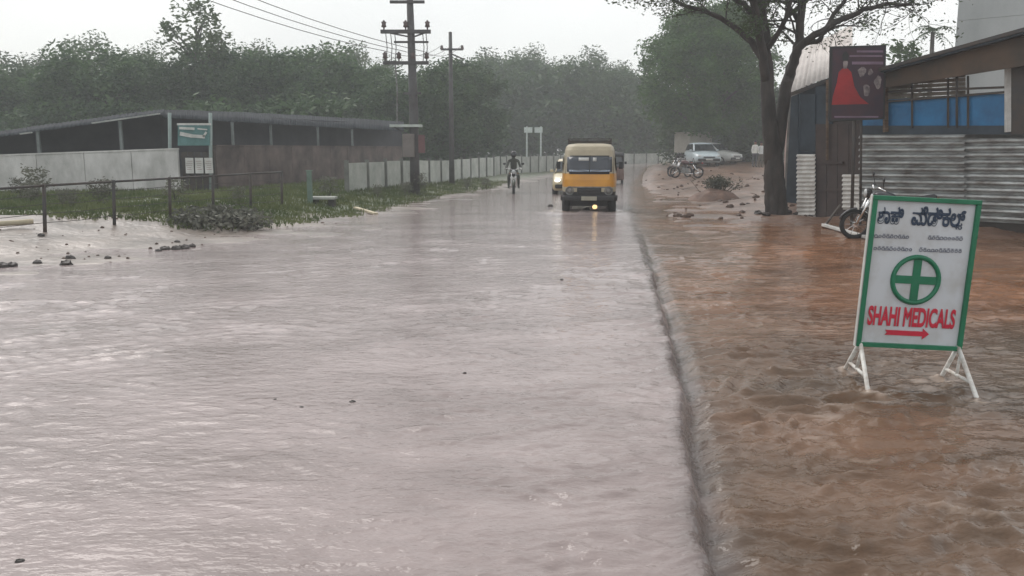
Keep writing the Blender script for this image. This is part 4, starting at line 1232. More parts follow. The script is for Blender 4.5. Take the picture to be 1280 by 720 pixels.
def make_van(loc, rz):
    van = thing('minibus', 'yellow minibus with pale roof driving through the flood towards us', 'minibus', loc, rz)
    My = pm('van_yellow_paint', (.66, .31, .030), .32, col2=(.50, .225, .030), scale=1.5, coat=.3)
    Mb = pm('van_beige_paint', (.46, .40, .29), .4, col2=(.33, .285, .20), scale=1.8)
    Md = pm('van_dark_underside', (.022, .02, .022), .6, var=.4)
    L = 4.3
    prof = [(.32, .70, .06), (.42, .745, .01), (.70, .765, 0.0), (.90, .77, 0.0), (1.07, .765, .03), (1.30, .742, .12), (1.57, .715, .22), (1.70, .70, .25), (1.80, .67, .31), (1.86, .60, .42), (1.885, .40, .7)]
    def at(z):
        for (z0, w0, y0), (z1, w1, y1) in zip(prof, prof[1:]):
            if z <= z1:
                t = (z - z0) / (z1 - z0); return w0 + (w1 - w0) * t, y0 + (y1 - y0) * t
        return prof[-1][1], prof[-1][2]
    NX = 7.0
    def ring_at(z):
        w, yf = at(z); Lz = L - yf - .04; yc = yf + Lz / 2; R = []
        for k in range(56):
            a = 2 * math.pi * k / 56; c_, s_ = math.cos(a), math.sin(a)
            R.append((w * math.copysign(abs(c_) ** (2 / NX), c_), yc + Lz / 2 * math.copysign(abs(s_) ** (2 / NX), s_), z))
        return R
    def front(x, z, off=0.0):
        w, yf = at(z); Lz = L - yf - .04; yc = yf + Lz / 2
        return Vector((x, superpatch(w, Lz, yf, NX, x, yc) - off, z))
    MB().loft([ring_at(z) for z in (.36, .46, .569)]).build('skirt', Md, van)
    MB().loft([ring_at(z) for z in (.57, .63, .70)]).build('lower_body', Mb, van, smooth=False)
    MB().loft([ring_at(z) for z in (.701, .82, .90, 1.0, 1.07)]).build('body', My, van)
    MB().loft([ring_at(z) for z in (1.071, 1.2, 1.3, 1.45, 1.57)]).build('cab_frame', Mb, van)
    MB().loft([ring_at(z) for z in (1.571, 1.65, 1.70, 1.76, 1.80, 1.83, 1.86, 1.875, 1.885)]).build('roof', Mb, van)
    def patch(name, x0, x1, z0, z1, off, mat, par=van, nx=10, nz=4, th=.01):
        m = MB(); g = [[front(x0 + (x1 - x0) * i / nx, z0 + (z1 - z0) * j / nz, off) for i in range(nx + 1)] for j in range(nz + 1)]
        m.v = [tuple(p) for r in g for p in r]
        for j in range(nz):
            for i in range(nx):
                a = j * (nx + 1) + i; m.f.append((a, a + 1, a + nx + 2, a + nx + 1))
        o = m.build(name, mat, par, smooth=True); add_solid(o, th); return o
    rub = patch('windscreen_rubber', -.655, .655, 1.055, 1.555, .012, M_black, th=.02)
    gl = patch('windscreen', -.615, .615, 1.115, 1.52, .022, pm('windscreen_glass', (.045, .052, .066), .12, spec=.5, var=.2))
    MB().beam(front(0, 1.115, .03), front(0, 1.52, .03), .03, .012).build('divider', M_black, van)
    patch('sticker', -.30, .0, 1.415, 1.50, .034, M_white_paint, gl, 4, 2, .003)
    patch('sticker', .09, .19, 1.40, 1.50, .034, M_white_paint, gl, 2, 2, .003)
    for s in (-1, 1):
        a_, b_ = front(.05 * s, 1.14, .045), front(.45 * s, 1.17, .045)
        MB().tube([a_, b_], .008, 5).build('wiper', M_steel, van)
    patch('dash_trim', -.56, .56, 1.122, 1.165, .026, pm('pale_blue_dash', (.32, .38, .48), .3), th=.003)
    patch('trim_line', -.70, .70, .685, .715, .014, M_steel, th=.012)
    patch('grille', -.33, .33, .44, .68, .018, M_black, th=.015)
    for k in range(5): patch('grille_bar', -.31, .31, .465 + k * .042, .475 + k * .042, .026, M_dark, nz=1, th=.006)
    Ml = pm('headlight_glass', (.55, .52, .46), .15)
    for s in (-1, 1):
        MB().ring(front(.53 * s, .60, .01), (0, 1, 0), .105, .02, 20, 6).build('headlight_bezel', M_steel, van, smooth=True)
        p = front(.53 * s, .60, -.01)
        MB().ball(p, (.095, .05, .095), 16, 10).build('headlight', pm('dim_lens', (.16, .15, .14), .15), van, smooth=True)
    # bumper bar and lamps beneath it
    MB().loft([[Vector((x, y + dy, z + dz)) for (dy, dz) in ((-.05, -.07), (-.07, -.03), (-.07, .04), (-.04, .08), (.04, .08), (.04, -.07))] for (x, y, z) in ((-.78, .22, .40), (-.77, .06, .40), (-.68, -.04, .40), (0, -.06, .40), (.68, -.04, .40), (.77, .06, .40), (.78, .22, .40))]).build('bumper', Md, van)
    p = Vector((.16, -.05, .165))
    Mlamp = pm('lit_fog_lamp', (.9, .7, .45), .3, emit=(1.0, .62, .26), estr=0.9)
    MB().ball(p, (.075, .03, .06), 14, 8).build('fog_lamp', Mlamp, van, smooth=True)
    MB().ring(p, (0, 1, 0), .078, .014, 16, 6).build('fog_lamp_bezel', M_black, van, smooth=True)
    MB().box((0, L / 2 + .1, .26), (1.2, L - .6, .2)).build('chassis', Md, van)
    MB().box((0, -.145, .40), (.42, .02, .11)).build('number_plate', pm('dirty_plate', (.35, .33, .26), .5), van)
    for s in (-1, 1):
        for y in (.62, 3.3): wheel(van, (s * .64, y, .20), .32, .19)
        # side windows, door line, mirror
        for (y0, y1) in ((.42, 1.15), (1.3, 2.4), (2.5, 3.9)):
            w0, w1 = at(1.14)[0] + .006, at(1.5)[0] + .006
            MB().slab([(s * w0, y0, 1.14), (s * w0, y1, 1.14), (s * w1, y1, 1.5), (s * w1, y0 + .08, 1.5)], .008).build('side_window', M_glass, van)
        m0 = front(.70 * s, 1.32)
        MB().tube([m0, m0 + Vector((s * .10, -.08, .03)), m0 + Vector((s * .13, -.08, .02))], .01, 5).build('mirror_arm', M_black, van)
        MB().box(m0 + Vector((s * .16, -.07, -.03)), (.11, .035, .2)).build('mirror', M_black, van, bevel=.012)
    # luggage rack
    rk = MB()
    for z in (1.945, 2.01):
        rk.tube([(-.60, .75, z), (.60, .75, z), (.60, 3.9, z), (-.60, 3.9, z), (-.60, .75, z)], .013, 6)
    for k in range(8):
        y = .75 + k * .45
        rk.tube([(-.60, y, 1.86), (-.60, y, 2.01)], .011, 5); rk.tube([(.60, y, 1.86), (.60, y, 2.01)], .011, 5); rk.tube([(-.6, y, 1.925), (.6, y, 1.925)], .010, 5)
    rk.build('roof_rack', M_dark, van)
    return van
vanC = Vector((VAN_C.x, VAN_C.y, 0))
make_van(vanC, -math.atan2(vanC.x, vanC.y) * 1.0)

def make_car(name, label, loc, rz, col, col2, group=None, lit=False, sc=1.0, cat='car'):
    """hatchback, nose at -y"""
    car = thing(name, label, cat, loc, rz, group)
    Mp = pm('car_paint_%d' % int(sum(col) * 1000), col, .3, col2=col2, scale=1.5, coat=.4)
    def st(y, zb, zbelt, zt, w, wt):
        r = [(-w * .9, zb), (-w * .985, zb + .08), (-w, (zb + zbelt) / 2), (-w * .975, zbelt), (-wt, zt - .04), (-wt * .9, zt), (0, zt + .02)]
        return [(x, y, z) for x, z in r] + [(-x, y, z) for x, z in reversed(r[:-1])]
    low = [st(0, .34, .55, .62, .66, .55), st(.06, .26, .58, .68, .74, .64), st(.35, .22, .68, .80, .79, .70), st(.95, .2, .80, .90, .80, .72), st(1.5, .2, .86, .92, .80, .76), st(2.6, .2, .88, .93, .80, .76), st(3.3, .24, .88, .93, .78, .74), st(3.6, .3, .84, .90, .72, .66)]
    MB().loft(low).build('body', Mp, car, smooth=True)
    gh = [st(.98, .86, .87, .905, .72, .70), st(1.65, .86, .98, 1.38, .72, .60), st(2.0, .86, 1.0, 1.45, .72, .60), st(2.8, .86, 1.0, 1.44, .72, .60), st(3.25, .86, .98, 1.33, .70, .58), st(3.55, .86, .87, .91, .66, .62)]
    MB().loft(gh).build('cabin', Mp, car, smooth=True)
    MB().slab([(-.66, 1.02, .955), (.66, 1.02, .955), (.55, 1.58, 1.36), (-.55, 1.58, 1.36)], .02).build('windscreen', M_glass, car)
    MB().slab([(.64, 3.56, .98), (-.64, 3.56, .98), (-.54, 3.28, 1.33), (.54, 3.28, 1.33)], .02).build('rear_window', M_glass, car)
    for s in (-1, 1):
        for (y0, y1, y2, y3) in ((1.25, 2.15, 2.15, 1.7), (2.22, 3.2, 3.05, 2.22)):
            MB().slab([(s * .735, y0, .98), (s * .735, y1, .98), (s * .625, y2, 1.36), (s * .625, y3, 1.36)], .012).build('side_window', M_glass, car)
        MB().ball((s * .56, .06, .62), (.13, .07, .08), 12, 8).build('headlight', pm('lit_headlight', (.9, .9, .85), .2, emit=(1, .95, .85), estr=3.0) if lit else pm('lens', (.5, .52, .52), .1), car, smooth=True)
        for y in (.72, 2.95): wheel(car, (s * .70, y, .28), .28, .18)
        MB().box((s * .84, 1.35, .98), (.14, .07, .1)).build('mirror', Mp, car, bevel=.02)
    MB().box((0, .02, .40), (1.36, .14, .16)).build('bumper', M_black, car, bevel=.04)
    MB().box((0, -.01, .56), (.7, .08, .07)).build('grille', M_black, car)
    MB().box((0, -.06, .42), (.42, .02, .1)).build('number_plate', M_white_paint, car)
    car.scale = (sc, sc, sc)
    return car
# cream car just behind the minibus
c = AY(716, 190, 33.0)
make_car('following_car', 'cream car with lit headlight partly hidden behind the yellow minibus', (c.x, 33, -.08), -math.atan2(c.x, 33), (.62, .54, .36), (.5, .42, .26), lit=True)
# pale blue parked car, seen from the front
p = GG(888, 212)
c = Vector((14.0, 58.0, gz(14.0, 58.0)))
c = AY(886, 212, 58.0); c.z = gz(c.x, 58)
make_car('parked_car', 'silver-blue car parked under the big green tree', c, -math.atan2(c.x, 58) + .25, (.50, .57, .60), (.40, .46, .49), sc=1.12)
c = AY(921, 205, 62.0); c.z = gz(c.x, 62)
make_car('parked_car', 'dull pale grey car parked right of the silver-blue car, side towards us', c, -math.atan2(c.x, 62) + 1.0, (.48, .48, .46), (.36, .36, .34), sc=1.1)

# parked lorry with beige box body behind the blue car
lc = AY(868, 200, 66.0); lc.z = gz(lc.x, 66)
lo_ = thing('parked_lorry', 'small lorry with beige box body and dark cab behind the blue car', 'lorry', lc, .5)
Mbx = pm('beige_lorry_box', (.40, .385, .34), .6, col2=(.3, .28, .24), scale=1)
MB().box((-.2, 0, 1.55), (2.3, 1.7, 1.55)).build('box_body', Mbx, lo_, bevel=.03)
for k in range(5): MB().box((-1.2 + k * .5, -.86, 1.55), (.05, .03, 1.5)).build('rib', Mbx, lo_)
MB().loft([[(1.0, -.8, .5), (1.0, .8, .5), (1.0, .8, 2.1), (1.0, -.8, 2.1)], [(1.9, -.8, .5), (1.9, .8, .5), (1.75, .76, 2.1), (1.75, -.76, 2.1)], [(2.15, -.75, .5), (2.15, .75, .5), (2.1, .72, 1.25), (2.1, -.72, 1.25)]]).build('cab', pm('dark_green_cab', (.04, .06, .055), .4), lo_, bevel=.03)
MB().slab([(2.14, -.68, 1.3), (2.14, .68, 1.3), (1.82, .66, 2.0), (1.82, -.66, 2.0)], .02).build('windscreen', M_glass, lo_)
MB().box((.3, 0, .6), (3.4, .9, .2)).build('chassis', M_black, lo_)
for x in (-.8, 1.5):
    for s in (-1, 1): wheel(lo_, (x, s * .75, .36), .38, .22, 'y')

# auto rickshaw behind the minibus
ac = AY(765, 190, 43.0)
ar = thing('auto_rickshaw', 'dark three-wheeled auto rickshaw behind the right side of the minibus', 'auto rickshaw', (ac.x, 43, -.08), -math.atan2(ac.x, 43))
Mr = pm('rickshaw_brown_paint', (.12, .06, .045), .45, var=.3)
Mh = pm('rickshaw_black_hood', (.018, .018, .02), .7, var=.3)
MB().loft([[(-w, y, z0), (w, y, z0), (w * 1.02, y, (z0 + z1) / 2), (w * .98, y, z1), (-w * .98, y, z1), (-w * 1.02, y, (z0 + z1) / 2)] for (y, w, z0, z1) in ((0, .22, .42, .80), (.25, .42, .36, .92), (.6, .60, .30, .95), (1.1, .64, .28, .75), (2.3, .64, .3, .92), (2.55, .58, .4, .9))]).build('body', Mr, ar, bevel=.03)
MB().loft([[(-w, y, z0), (w, y, z0), (w, y, z1 - .08), (w * .86, y, z1), (-w * .86, y, z1), (-w, y, z1 - .08)] for (y, w, z0, z1) in ((.62, .58, 1.5, 1.62), (.75, .63, 1.45, 1.70), (1.6, .64, 1.42, 1.73), (2.2, .62, .95, 1.68), (2.5, .56, .92, 1.5))]).build('hood', Mh, ar, bevel=.02)
MB().slab([(-.52, .55, .98), (.52, .55, .98), (.50, .66, 1.48), (-.50, .66, 1.48)], .015).build('windscreen', M_glass, ar)
for s in (-1, 1):
    MB().tube([(s * .56, .55, .95), (s * .55, .66, 1.5)], .022, 6).build('pillar', Mh, ar)
    MB().tube([(s * .62, 2.0, .9), (s * .62, 2.0, 1.45)], .022, 6).build('pillar', Mh, ar)
    wheel(ar, (s * .56, 2.1, .2), .24, .11)
    MB().box((s * .70, .6, 1.18), (.12, .03, .14)).build('mirror', Mh, ar, bevel=.01)
MB().box((0, 1.7, .72), (1.1, .5, .12)).build('seat', Mh, ar, bevel=.03)
wheel(ar, (0, .18, .2), .24, .10)
MB().ball((0, -.02, .66), (.09, .06, .09), 12, 8).build('headlight', pm('lens', (.5, .52, .52), .1), ar, smooth=True)

# ---------------------------------------------------------------- motorcycles
def make_bike(name, label, loc, rz, col, group=None, lean=0.0, lit=False, cat='motorcycle'):
    """front wheel at +x"""
    bk = thing(name, label, cat, loc, rz, group)
    bk.rotation_euler = (lean, 0, rz)
    Mp = pm('bike_paint_%d' % int(sum(col) * 1000), col, .3, var=.2, coat=.3)
    for x in (.64, -.62):
        t = MB().ring((x, 0, .30), (0, 1, 0), .255, .045, 26, 8).build('wheel', M_rubber, bk, smooth=True)
        sp = MB().tube([(x, -.05, .3), (x, .05, .3)], .05, 10)
        for k in range(10):
            a = k * math.pi / 5; sp.tube([(x, 0, .3), (x + math.cos(a) * .23, 0, .3 + math.sin(a) * .23)], .005, 4)
        sp.ring((x, 0, .3), (0, 1, 0), .225, .014, 24, 6)
        sp.build('spokes', M_chrome, t)
        g = MB(); R = []
        for k in range(9):
            a = math.radians((20 if x > 0 else 30) + k * 17); q = (x + math.cos(a) * .33, 0, .3 + math.sin(a) * .33)
            R.append([(q[0], -.06, q[2] - .015), (q[0], 0, q[2] + .01), (q[0], .06, q[2] - .015), (q[0], 0, q[2] - .005)])
        g.loft(R).build('mudguard', Mp, bk, smooth=True)
    for s in (-1, 1):
        MB().tube([(.64, s * .08, .30), (.40, s * .08, .92)], [.022, .028], 8).build('fork', M_chrome, bk, smooth=True)
        MB().tube([(-.62, s * .10, .33), (-.38, s * .12, .68)], .03, 8).build('shock_absorber', M_chrome, bk, smooth=True)
        MB().tube([(.36, s * .05, 1.0), (.33, s * .22, 1.06), (.24, s * .36, 1.02)], .014, 8).build('handlebar', M_chrome, bk, smooth=True)
        MB().tube([(.27, s * .30, 1.04), (.30, s * .36, 1.20)], .007, 5).build('mirror_stem', M_black, bk)
        MB().ball((.30, s * .37, 1.24), (.02, .07, .045), 10, 6).build('mirror', M_black, bk, smooth=True)
        MB().ball((.42, s * .16, .86), (.05, .035, .035), 8, 6).build('indicator', pm('amber_lens', (.16, .07, .02), .3), bk, smooth=True)
    MB().tube([(.38, 0, .86), (.1, 0, .62), (.05, 0, .35), (-.25, 0, .30), (-.5, 0, .62), (-.2, 0, .72), (.36, 0, .80)], .024, 8).build('frame', M_black, bk, smooth=True)
    e = MB().box((.08, 0, .40), (.34, .22, .26)).tube([(.16, 0, .5), (.22, 0, .66)], [.11, .09], 10)
    for k in range(5): e.box((.18 + k * .008, 0, .53 + k * .028), (.25, .24, .008))
    e.build('engine', M_steel, bk, bevel=.01)
    MB().loft([[(x, w * math.cos(a), z + hh * math.sin(a)) for a in [k * math.pi / 6 for k in range(12)]] for (x, w, z, hh) in ((.36, .06, .86, .05), (.30, .12, .85, .10), (.15, .14, .84, .12), (0, .12, .81, .10), (-.12, .07, .78, .06))]).build('fuel_tank', Mp, bk, smooth=True)
    MB().loft([[(x, -w, z), (x, w, z), (x, w * .9, z + .08), (x, -w * .9, z + .08)] for (x, w, z) in ((-.08, .08, .74), (-.25, .13, .73), (-.5, .13, .76), (-.78, .10, .82))]).build('seat', M_black, bk, bevel=.02)
    MB().tube([(.2, -.12, .42), (.15, -.15, .24), (-.3, -.16, .24), (-.8, -.17, .34)], [.022, .024, .035, .045], 8).build('exhaust', M_chrome, bk, smooth=True)
    MB().ball((.46, 0, .92), (.08, .10, .10), 14, 8).build('headlight_shell', M_black, bk, smooth=True)
    MB().ball((.505, 0, .92), (.04, .085, .085), 14, 8).build('headlight', pm('lit_bike_lamp', (.9, .9, .85), .2, emit=(1, .97, .9), estr=2.0) if lit else pm('lens', (.5, .52, .52), .1), bk, smooth=True)
    MB().box((.63, 0, .66), (.015, .20, .10)).build('number_plate', M_white_paint, bk)
    MB().box((-.82, 0, .80), (.05, .12, .06)).build('tail_lamp', pm('red_lens', (.4, .02, .02), .2), bk)
    return bk

# ---------------------------------------------------------------- people (one skinned body each)
def clothes(name, bands):
    """flat colour bands by height on the body itself: skin, shirt, trousers, shoes"""
    m = bpy.data.materials.new(name); m.use_nodes = True
    n, l = m.node_tree.nodes, m.node_tree.links
    b = n['Principled BSDF']; b.inputs['Roughness'].default_value = .8
    tc_ = n.new('ShaderNodeTexCoord'); sx = n.new('ShaderNodeSeparateXYZ'); l.new(tc_.outputs['Object'], sx.inputs['Vector'])
    mr = n.new('ShaderNodeMapRange'); mr.inputs['From Min'].default_value = 0; mr.inputs['From Max'].default_value = 2.0
    l.new(sx.outputs['Z'], mr.inputs['Value'])
    r = n.new('ShaderNodeValToRGB'); r.color_ramp.interpolation = 'CONSTANT'
    els = r.color_ramp.elements
    while len(els) < len(bands): els.new(.5)
    for e_, (z, c_) in zip(els, bands): e_.position = z / 2.0; e_.color = (*c_, 1)
    l.new(mr.outputs['Result'], r.inputs['Fac']); l.new(r.outputs['Color'], b.inputs['Base Color'])
    return m
def skin_body(name, joints, edges, rad, mat, parent, rootv=0):
    me = bpy.data.meshes.new(name); me.from_pydata(joints, edges, [])
    me.materials.append(mat)
    o = bpy.data.objects.new(name, me); COL.objects.link(o); o.parent = parent
    md = o.modifiers.new('skin', 'SKIN'); md.use_smooth_shade = True
    if not me.skin_vertices: 
        bm = bmesh.new(); bm.from_mesh(me); bm.verts.layers.skin.verify(); bm.to_mesh(me); bm.free()
    for i, r_ in enumerate(rad):
        sv = me.skin_vertices[0].data[i]; sv.radius = r_ if hasattr(r_, '__len__') else (r_, r_); sv.use_root = (i == rootv)
    o.modifiers.new('sub', 'SUBSURF').levels = 2; o.modifiers['sub'].render_levels = 2
    return o
SKIN_C = (.20, .11, .07)
def hand(J, E, R, wrist_i, d, side):
    """palm, four fingers and thumb rooted in the palm"""
    w = Vector(J[wrist_i]); d = Vector(d).normalized()
    s_ = d.cross(Vector((0, 0, 1))); s_ = s_.normalized() if s_.length > .1 else Vector((0, 1, 0))
    i0 = len(J); J.append(tuple(w + d * .06)); R.append((.034, .020)); E.append((wrist_i, i0))
    for k, ln in enumerate((.065, .075, .07, .055)):
        o_ = s_ * (.024 * (k - 1.5) * side); a = len(J)
        J.append(tuple(w + d * .095 + o_)); R.append(.0095); E.append((i0, a))
        J.append(tuple(w + d * (.095 + ln * .55) + o_ + Vector((0, 0, -.012)))); R.append(.0088); E.append((a, a + 1))
        J.append(tuple(w + d * (.095 + ln * .9) + o_ + Vector((0, 0, -.035)))); R.append(.008); E.append((a + 1, a + 2))
    a = len(J); J.append(tuple(w + d * .05 - s_ * .045 * side + Vector((0, 0, -.01)))); R.append(.011); E.append((i0, a))
    J.append(tuple(w + d * .085 - s_ * .055 * side + Vector((0, 0, -.02)))); R.append(.009); E.append((a, a + 1))

def standing_person(label, loc, rz, shirt, trousers, sc=1.0, group=None):
    p = thing('person', label, 'person', loc, rz, group); p.scale = (sc,) * 3
    J = [(0, 0, .93), (0, 0, 1.10), (0, 0, 1.28), (0, 0, 1.42), (0, -.01, 1.50), (0, -.02, 1.58), (0, -.015, 1.68)]
    R = [(.155, .11), (.135, .10), (.165, .11), (.10, .08), .055, (.075, .088), (.072, .085)]
    E = [(0, 1), (1, 2), (2, 3), (3, 4), (4, 5), (5, 6)]
    for s in (-1, 1):
        a = len(J)
        J += [(s * .10, 0, .86), (s * .11, -.02 * s, .48), (s * .115, .02, .09), (s * .125, -.12, .04)]
        R += [.092, .062, .042, (.042, .032)]
        E += [(0, a), (a, a + 1), (a + 1, a + 2), (a + 2, a + 3)]
        b_ = len(J)
        J += [(s * .18, 0, 1.40), (s * .235, .02, 1.13), (s * .24, -.06, .90)]
        R += [.062, .045, .032]; E += [(3, b_), (b_, b_ + 1), (b_ + 1, b_ + 2)]
        hand(J, E, R, b_ + 2, (0, -.15, -1), s)
    bd_ = skin_body('body', J, E, R, clothes('clothes_%d' % int(1000 * sum(shirt) + 37 * sum(loc)), [(0, (.03, .025, .02)), (.08, trousers), (.92, shirt), (1.47, SKIN_C)]), p)
    hair = MB().ball((0, .012, 1.70), (.088, .10, .085), 14, 8).build('hair', M_black, p, smooth=True)
    f = MB().ball((-.03, -.105, 1.645), .012, 8, 6).ball((.03, -.105, 1.645), .012, 8, 6).build('eyes', M_black, p, smooth=True)
    MB().ball((0, -.115, 1.615), (.014, .02, .022), 8, 6).build('nose', pm('skin', SKIN_C, .6), p, smooth=True)
    MB().box((0, -.105, 1.575), (.045, .01, .01)).build('mouth', pm('lips', (.16, .06, .05), .6), p)
    for s in (-1, 1): MB().ball((s * .088, 0, 1.63), (.014, .02, .032), 8, 6).build('ear', pm('skin', SKIN_C, .6), p, smooth=True)
    return p

# rider on the road
rc = G(642, 241)
bike_rz = math.atan2(-rc.y, -rc.x)
make_bike('motorcycle', 'dark motorcycle ridden through the flood near the left road edge', (rc.x, rc.y, -.06), bike_rz, (.05, .06, .04), lit=False)
rd = thing('person', 'rider in dark clothes and helmet sitting on the moving motorcycle', 'person', (rc.x, rc.y, -.06), bike_rz)
J = [(-.30, 0, .90), (-.25, 0, 1.05), (-.17, 0, 1.24), (-.12, 0, 1.38), (-.10, 0, 1.46), (-.07, 0, 1.54), (-.07, 0, 1.63)]
R = [(.14, .14), (.14, .12), (.16, .12), (.09, .09), .055, .085, .075]
E = [(i, i + 1) for i in range(6)]
for s in (-1, 1):
    a = len(J); J += [(-.22, s * .12, .86), (.16, s * .20, .72), (-.02, s * .20, .32), (.14, s * .21, .27)]; R += [.09, .068, .048, .04]; E += [(0, a), (a, a + 1), (a + 1, a + 2), (a + 2, a + 3)]
    b_ = len(J); J += [(-.12, s * .19, 1.36), (-.02, s * .27, 1.12), (.16, s * .29, 1.05)]; R += [.062, .045, .034]; E += [(3, b_), (b_, b_ + 1), (b_ + 1, b_ + 2)]
    hand(J, E, R, b_ + 2, (.9, -.1 * s, -.1), s)
skin_body('body', J, E, R, pm('dark_wet_clothes', (.028, .032, .026), .8, col2=(.05, .055, .04), scale=4), rd)
MB().ball((-.07, 0, 1.62), (.135, .125, .135), 18, 12).build('helmet', pm('black_helmet', (.02, .02, .022), .25), rd, smooth=True)
MB().loft([[( -.07 + .137 * math.cos(a), .127 * math.sin(a), z) for a in [math.radians(-55 + k * 11) for k in range(11)]] + [(-.07 + .125 * math.cos(a), .115 * math.sin(a), z) for a in [math.radians(55 - k * 11) for k in range(11)]] for z in (1.565, 1.60, 1.64, 1.665)]).build('visor', M_glass, rd, smooth=True)
MB().ball((.27, .30, 1.04), .05, 10, 8).build('glove', M_white_paint, rd, smooth=True)

# parked motorcycles under the trees and beside the shop
for i, (px, py, Y, a, col, lab) in enumerate([(858, 221, 45.0, 2.6, (.08, .03, .03), 'maroon motorcycle parked on the mud left of the silver-blue car'), (849, 217, 47.5, 2.2, (.05, .05, .06), 'black motorcycle parked behind the maroon one on the mud')]):
    c = AY(px, py, Y); make_bike('motorcycle', lab, (c.x, Y, gz(c.x, Y)), a, col, lean=.12)
c = GG(1092, 300)
c = G(1110, 300, -.05); zb_ = max(gz(c.x, c.y), -.12)
make_bike('motorcycle', 'black motorcycle with chrome bars parked behind the standing sign', (c.x, c.y, zb_), math.pi - .15, (.03, .03, .035), lean=-.14)
# white crash bar/ramp lying in front of that motorcycle
a_, b_ = G(1029, 281, .05), G(1086, 297, .02)
wb = thing('white_bar', 'white painted metal bar lying against the motorcycle behind the sign', 'bar', a_)
MB().beam((0, 0, 0), b_ - a_, .09, .06).build('rail', M_white_paint, wb, bevel=.01)
MB().tube([(.05, 0, 0), (.45, .25, .42)], .025, 6).build('stay', M_dark, wb)
for k in (.3, .75): MB().tube([(b_ - a_) * k, (b_ - a_) * k - Vector((0, 0, .22))], .02, 6).build('foot', M_steel, wb)

# people by the vehicles
for (px, Y, sh_, tr_, lab) in [(943, 56.0, (.62, .62, .58), (.07, .07, .08), 'person in white shirt standing beside the dull grey parked car'), (950.5, 57.0, (.55, .56, .55), (.12, .1, .08), 'person in pale grey shirt standing next to the white-shirted one')]:
    c = AY(px, 205, Y); standing_person(lab, (c.x, Y, gz(c.x, Y)), .4, sh_, tr_)

# ================================================================ DEBRIS, STONES, MOUNDS
def stone(rg, r):
    m = MB(); rings_ = []
    for j in range(6):
        p = math.pi * (j + .05) / 5.1; R_ = []
        for k in range(8):
            q = r * rg.uniform(.75, 1.15); R_.append((q * math.sin(p) * math.cos(k * math.pi / 4) * 1.2, q * math.sin(p) * math.sin(k * math.pi / 4), -q * .65 * math.cos(p)))
        rings_.append(R_)
    return m.loft(rings_)
M_stone = pm('dark_wet_stone', (.05, .042, .04), .5, col2=(.025, .022, .02), scale=9, bump=.3)
sg = random.Random(6)
for (px, py, r) in [(198, 314, .06), (207, 312, .08), (220, 312, .08), (230, 311, .09), (240, 309, .07), (222, 305, .05), (3, 334, .08), (15, 333, .07), (47, 330, .06), (83, 331, .09), (88, 325, .07), (53, 308, .06), (135, 325, .05)]:
    g = G(px, py, .0)
    tag(stone(sg, r).build('stone', M_stone, None, smooth=False, loc=(g.x, g.y, max(gz(g.x, g.y), -.02) + r * .2)), 'dark stone poking out of the shallows on the left bank', 'stone', 'stones in the left shallows')
for (px, py, r) in [(688, 258, .07), (733, 262, .08), (441, 503, .018), (377, 510, .014), (344, 500, .012), (581, 467, .013), (25, 703, .018), (702, 350, .02)]:  # added lumps that stand in for dark ripples on the road water
    g = G(px, py, .0)
    tag(stone(sg, r).build('debris', M_stone, None, loc=(g.x, g.y, r * .25)), 'small dark lump standing in for a dark ripple on the flooded road', 'debris', 'lumps for dark ripples on the flooded road')
for (px, py, r) in [(948, 268, .12), (958, 269, .09), (935, 256, .08), (1012, 272, .08), (985, 266, .10), (995, 268, .07)]:
    g = GG(px, py)
    tag(stone(sg, r).build('stone', M_stone, None, loc=(g.x, g.y, g.z + r * .25)), 'dark stone lying in the mud at the foot of the forked tree', 'stone', 'stones at the forked tree')
# red earth mound with brush on top
mc = GG(893, 249)
md_ = thing('earth_mound', 'mound of red-brown earth with dry brush on the muddy roadside', 'mound', mc)
N_ = 36; xs = np.linspace(-1, 1, N_)
XX, YY = np.meshgrid(xs, xs)
ZZ = 0.42 * np.clip(1 - XX ** 2 - YY ** 2, 0, 1) ** .8 + .07 * fbm(XX * 3 + 5, YY * 3, 4) * np.clip(1.2 - XX ** 2 - YY ** 2, 0, 1) - .06
m = MB(); m.v = [(float(a) * .95, float(b_) * .8, float(c_)) for a, b_, c_ in zip(XX.ravel(), YY.ravel(), ZZ.ravel())]
for j in range(N_ - 1):
    for i in range(N_ - 1): m.f.append((j * N_ + i, j * N_ + i + 1, (j + 1) * N_ + i + 1, (j + 1) * N_ + i))
m.build('earth', pm('mound_earth', (.20, .125, .095), .7, col2=(.10, .06, .045), scale=2.5, bump=.5), md_, smooth=True)
cl = [(Vector((.15 + sg.gauss(0, .28), .15 + sg.gauss(0, .2), .50 + abs(sg.gauss(0, .12)))), 1) for _ in range(60)]
V, Fc = leaf_cloud(sg, cl, 16, .10, .05, .8)
cb = MB(); cb.v = [tuple(v) for v in V]; cb.f = Fc
for q, _ in cl: cb.tube([(q.x * .6, q.y * .6, .25), tuple(q)], .008, 4)
cb.build('brush', M_shrub, md_)
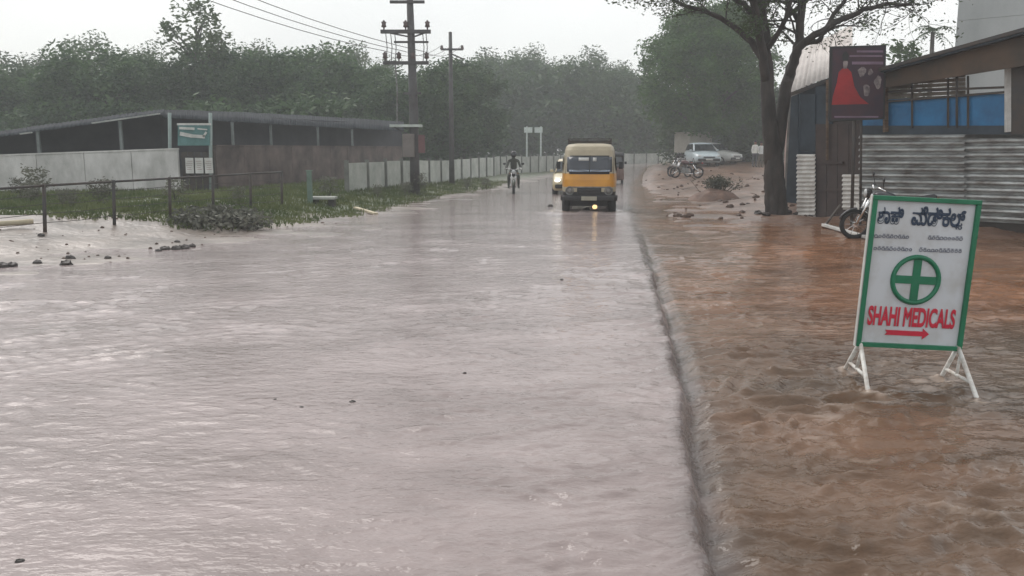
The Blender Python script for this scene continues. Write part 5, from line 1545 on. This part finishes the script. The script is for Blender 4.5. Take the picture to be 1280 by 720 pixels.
# clods, twigs and trash washed over the mud
def clods(name, label, n_, px0, px1, py0, py1, r0, r1, mat, seed, sticks):
    rg = random.Random(seed); m = MB()
    C = [G(rg.uniform(px0, px1), rg.uniform(py0, py1)) for _ in range(n_)]
    ax, ay = np.array([c.x for c in C]), np.array([c.y for c in C])
    az = ground_z(ax, ay); dry = az > water_z(ax, ay) - .02
    for c_, z_, k_ in zip(C, az, dry):
        if not k_: continue
        g = Vector((c_.x, c_.y, float(z_)))
        r = rg.uniform(r0, r1) * rg.uniform(.5, 1)
        st_ = stone(rg, r); rot = Matrix.Rotation(rg.uniform(0, 6.28), 3, 'Z')
        m.add([rot @ Vector(v) + g + Vector((0, 0, r * .15)) for v in st_.v], st_.f)
        if rg.random() < sticks:
            d = Vector((rg.uniform(-1, 1), rg.uniform(-1, 1), .1)) * .35
            m.tube([g + Vector((0, 0, .03)), g + d + Vector((0, 0, .05))], [.012, .006], 4)
    return tag(m.build(name, mat), label, 'debris', kind='stuff')
M_clod = pm('wet_clod_earth', (.11, .065, .045), .6, col2=(.045, .028, .02), scale=3, bump=.4)
clods('mud_clods', 'clods and twigs washed over the muddy roadside', 170, 800, 1010, 208, 276, .04, .13, M_clod, 12, .12)
clods('bank_litter', 'small clods and litter along the left bank', 110, -20, 470, 272, 335, .015, .045, M_clod, 13, 0)
# fallen pale pole in the far left grass and a plank
a_, b_ = GG(-5, 287), GG(42, 285)
tag(MB().tube([Vector((0, 0, .1)), b_ - a_ + Vector((0, 0, .12))], .05, 8).build('fallen_pole', pm('pale_timber', (.48, .42, .30), .7), None, smooth=True, loc=a_), 'pale timber pole lying in the grass by the rail fence', 'timber')
a_, b_ = GG(444, 263), GG(470, 270)
tag(MB().beam(Vector((0, 0, .08)), b_ - a_ + Vector((0, 0, .06)), .12, .05).build('fallen_plank', pm('pale_timber', (.48, .42, .30), .7), None, loc=a_), 'pale plank lying at the water edge near the utility pole', 'timber')
a_ = GG(404, 256)
lg = thing('concrete_slab', 'pale concrete slab over a dark hollow beside the green post', 'slab', a_)
MB().box((0, 0, .20), (.75, .5, .08)).build('slab', M_conc, lg, bevel=.02)
MB().box((-.25, .05, .03), (.18, .35, .24)).box((.25, .05, .03), (.16, .35, .24)).build('support', M_stone, lg)

# ================================================================ RAIN HAZE
hz = MB().box((0, 130, 11.0), (950, 440, 26)).build('haze', None)
hz.data.materials.clear()
hm = bpy.data.materials.new('rain_haze'); hm.use_nodes = True
hn = hm.node_tree.nodes; hl = hm.node_tree.links
hn.remove(hn['Principled BSDF'])
pv = hn.new('ShaderNodeVolumePrincipled')
pv.inputs['Color'].default_value = (.86, .90, .92, 1)
pv.inputs['Density'].default_value = .0023
pv.inputs['Anisotropy'].default_value = .0
hl.new(pv.outputs['Volume'], hn['Material Output'].inputs['Volume'])
hz.data.materials.append(hm)
tag(hz, 'pale rain haze filling the air over the road', None, kind='stuff')
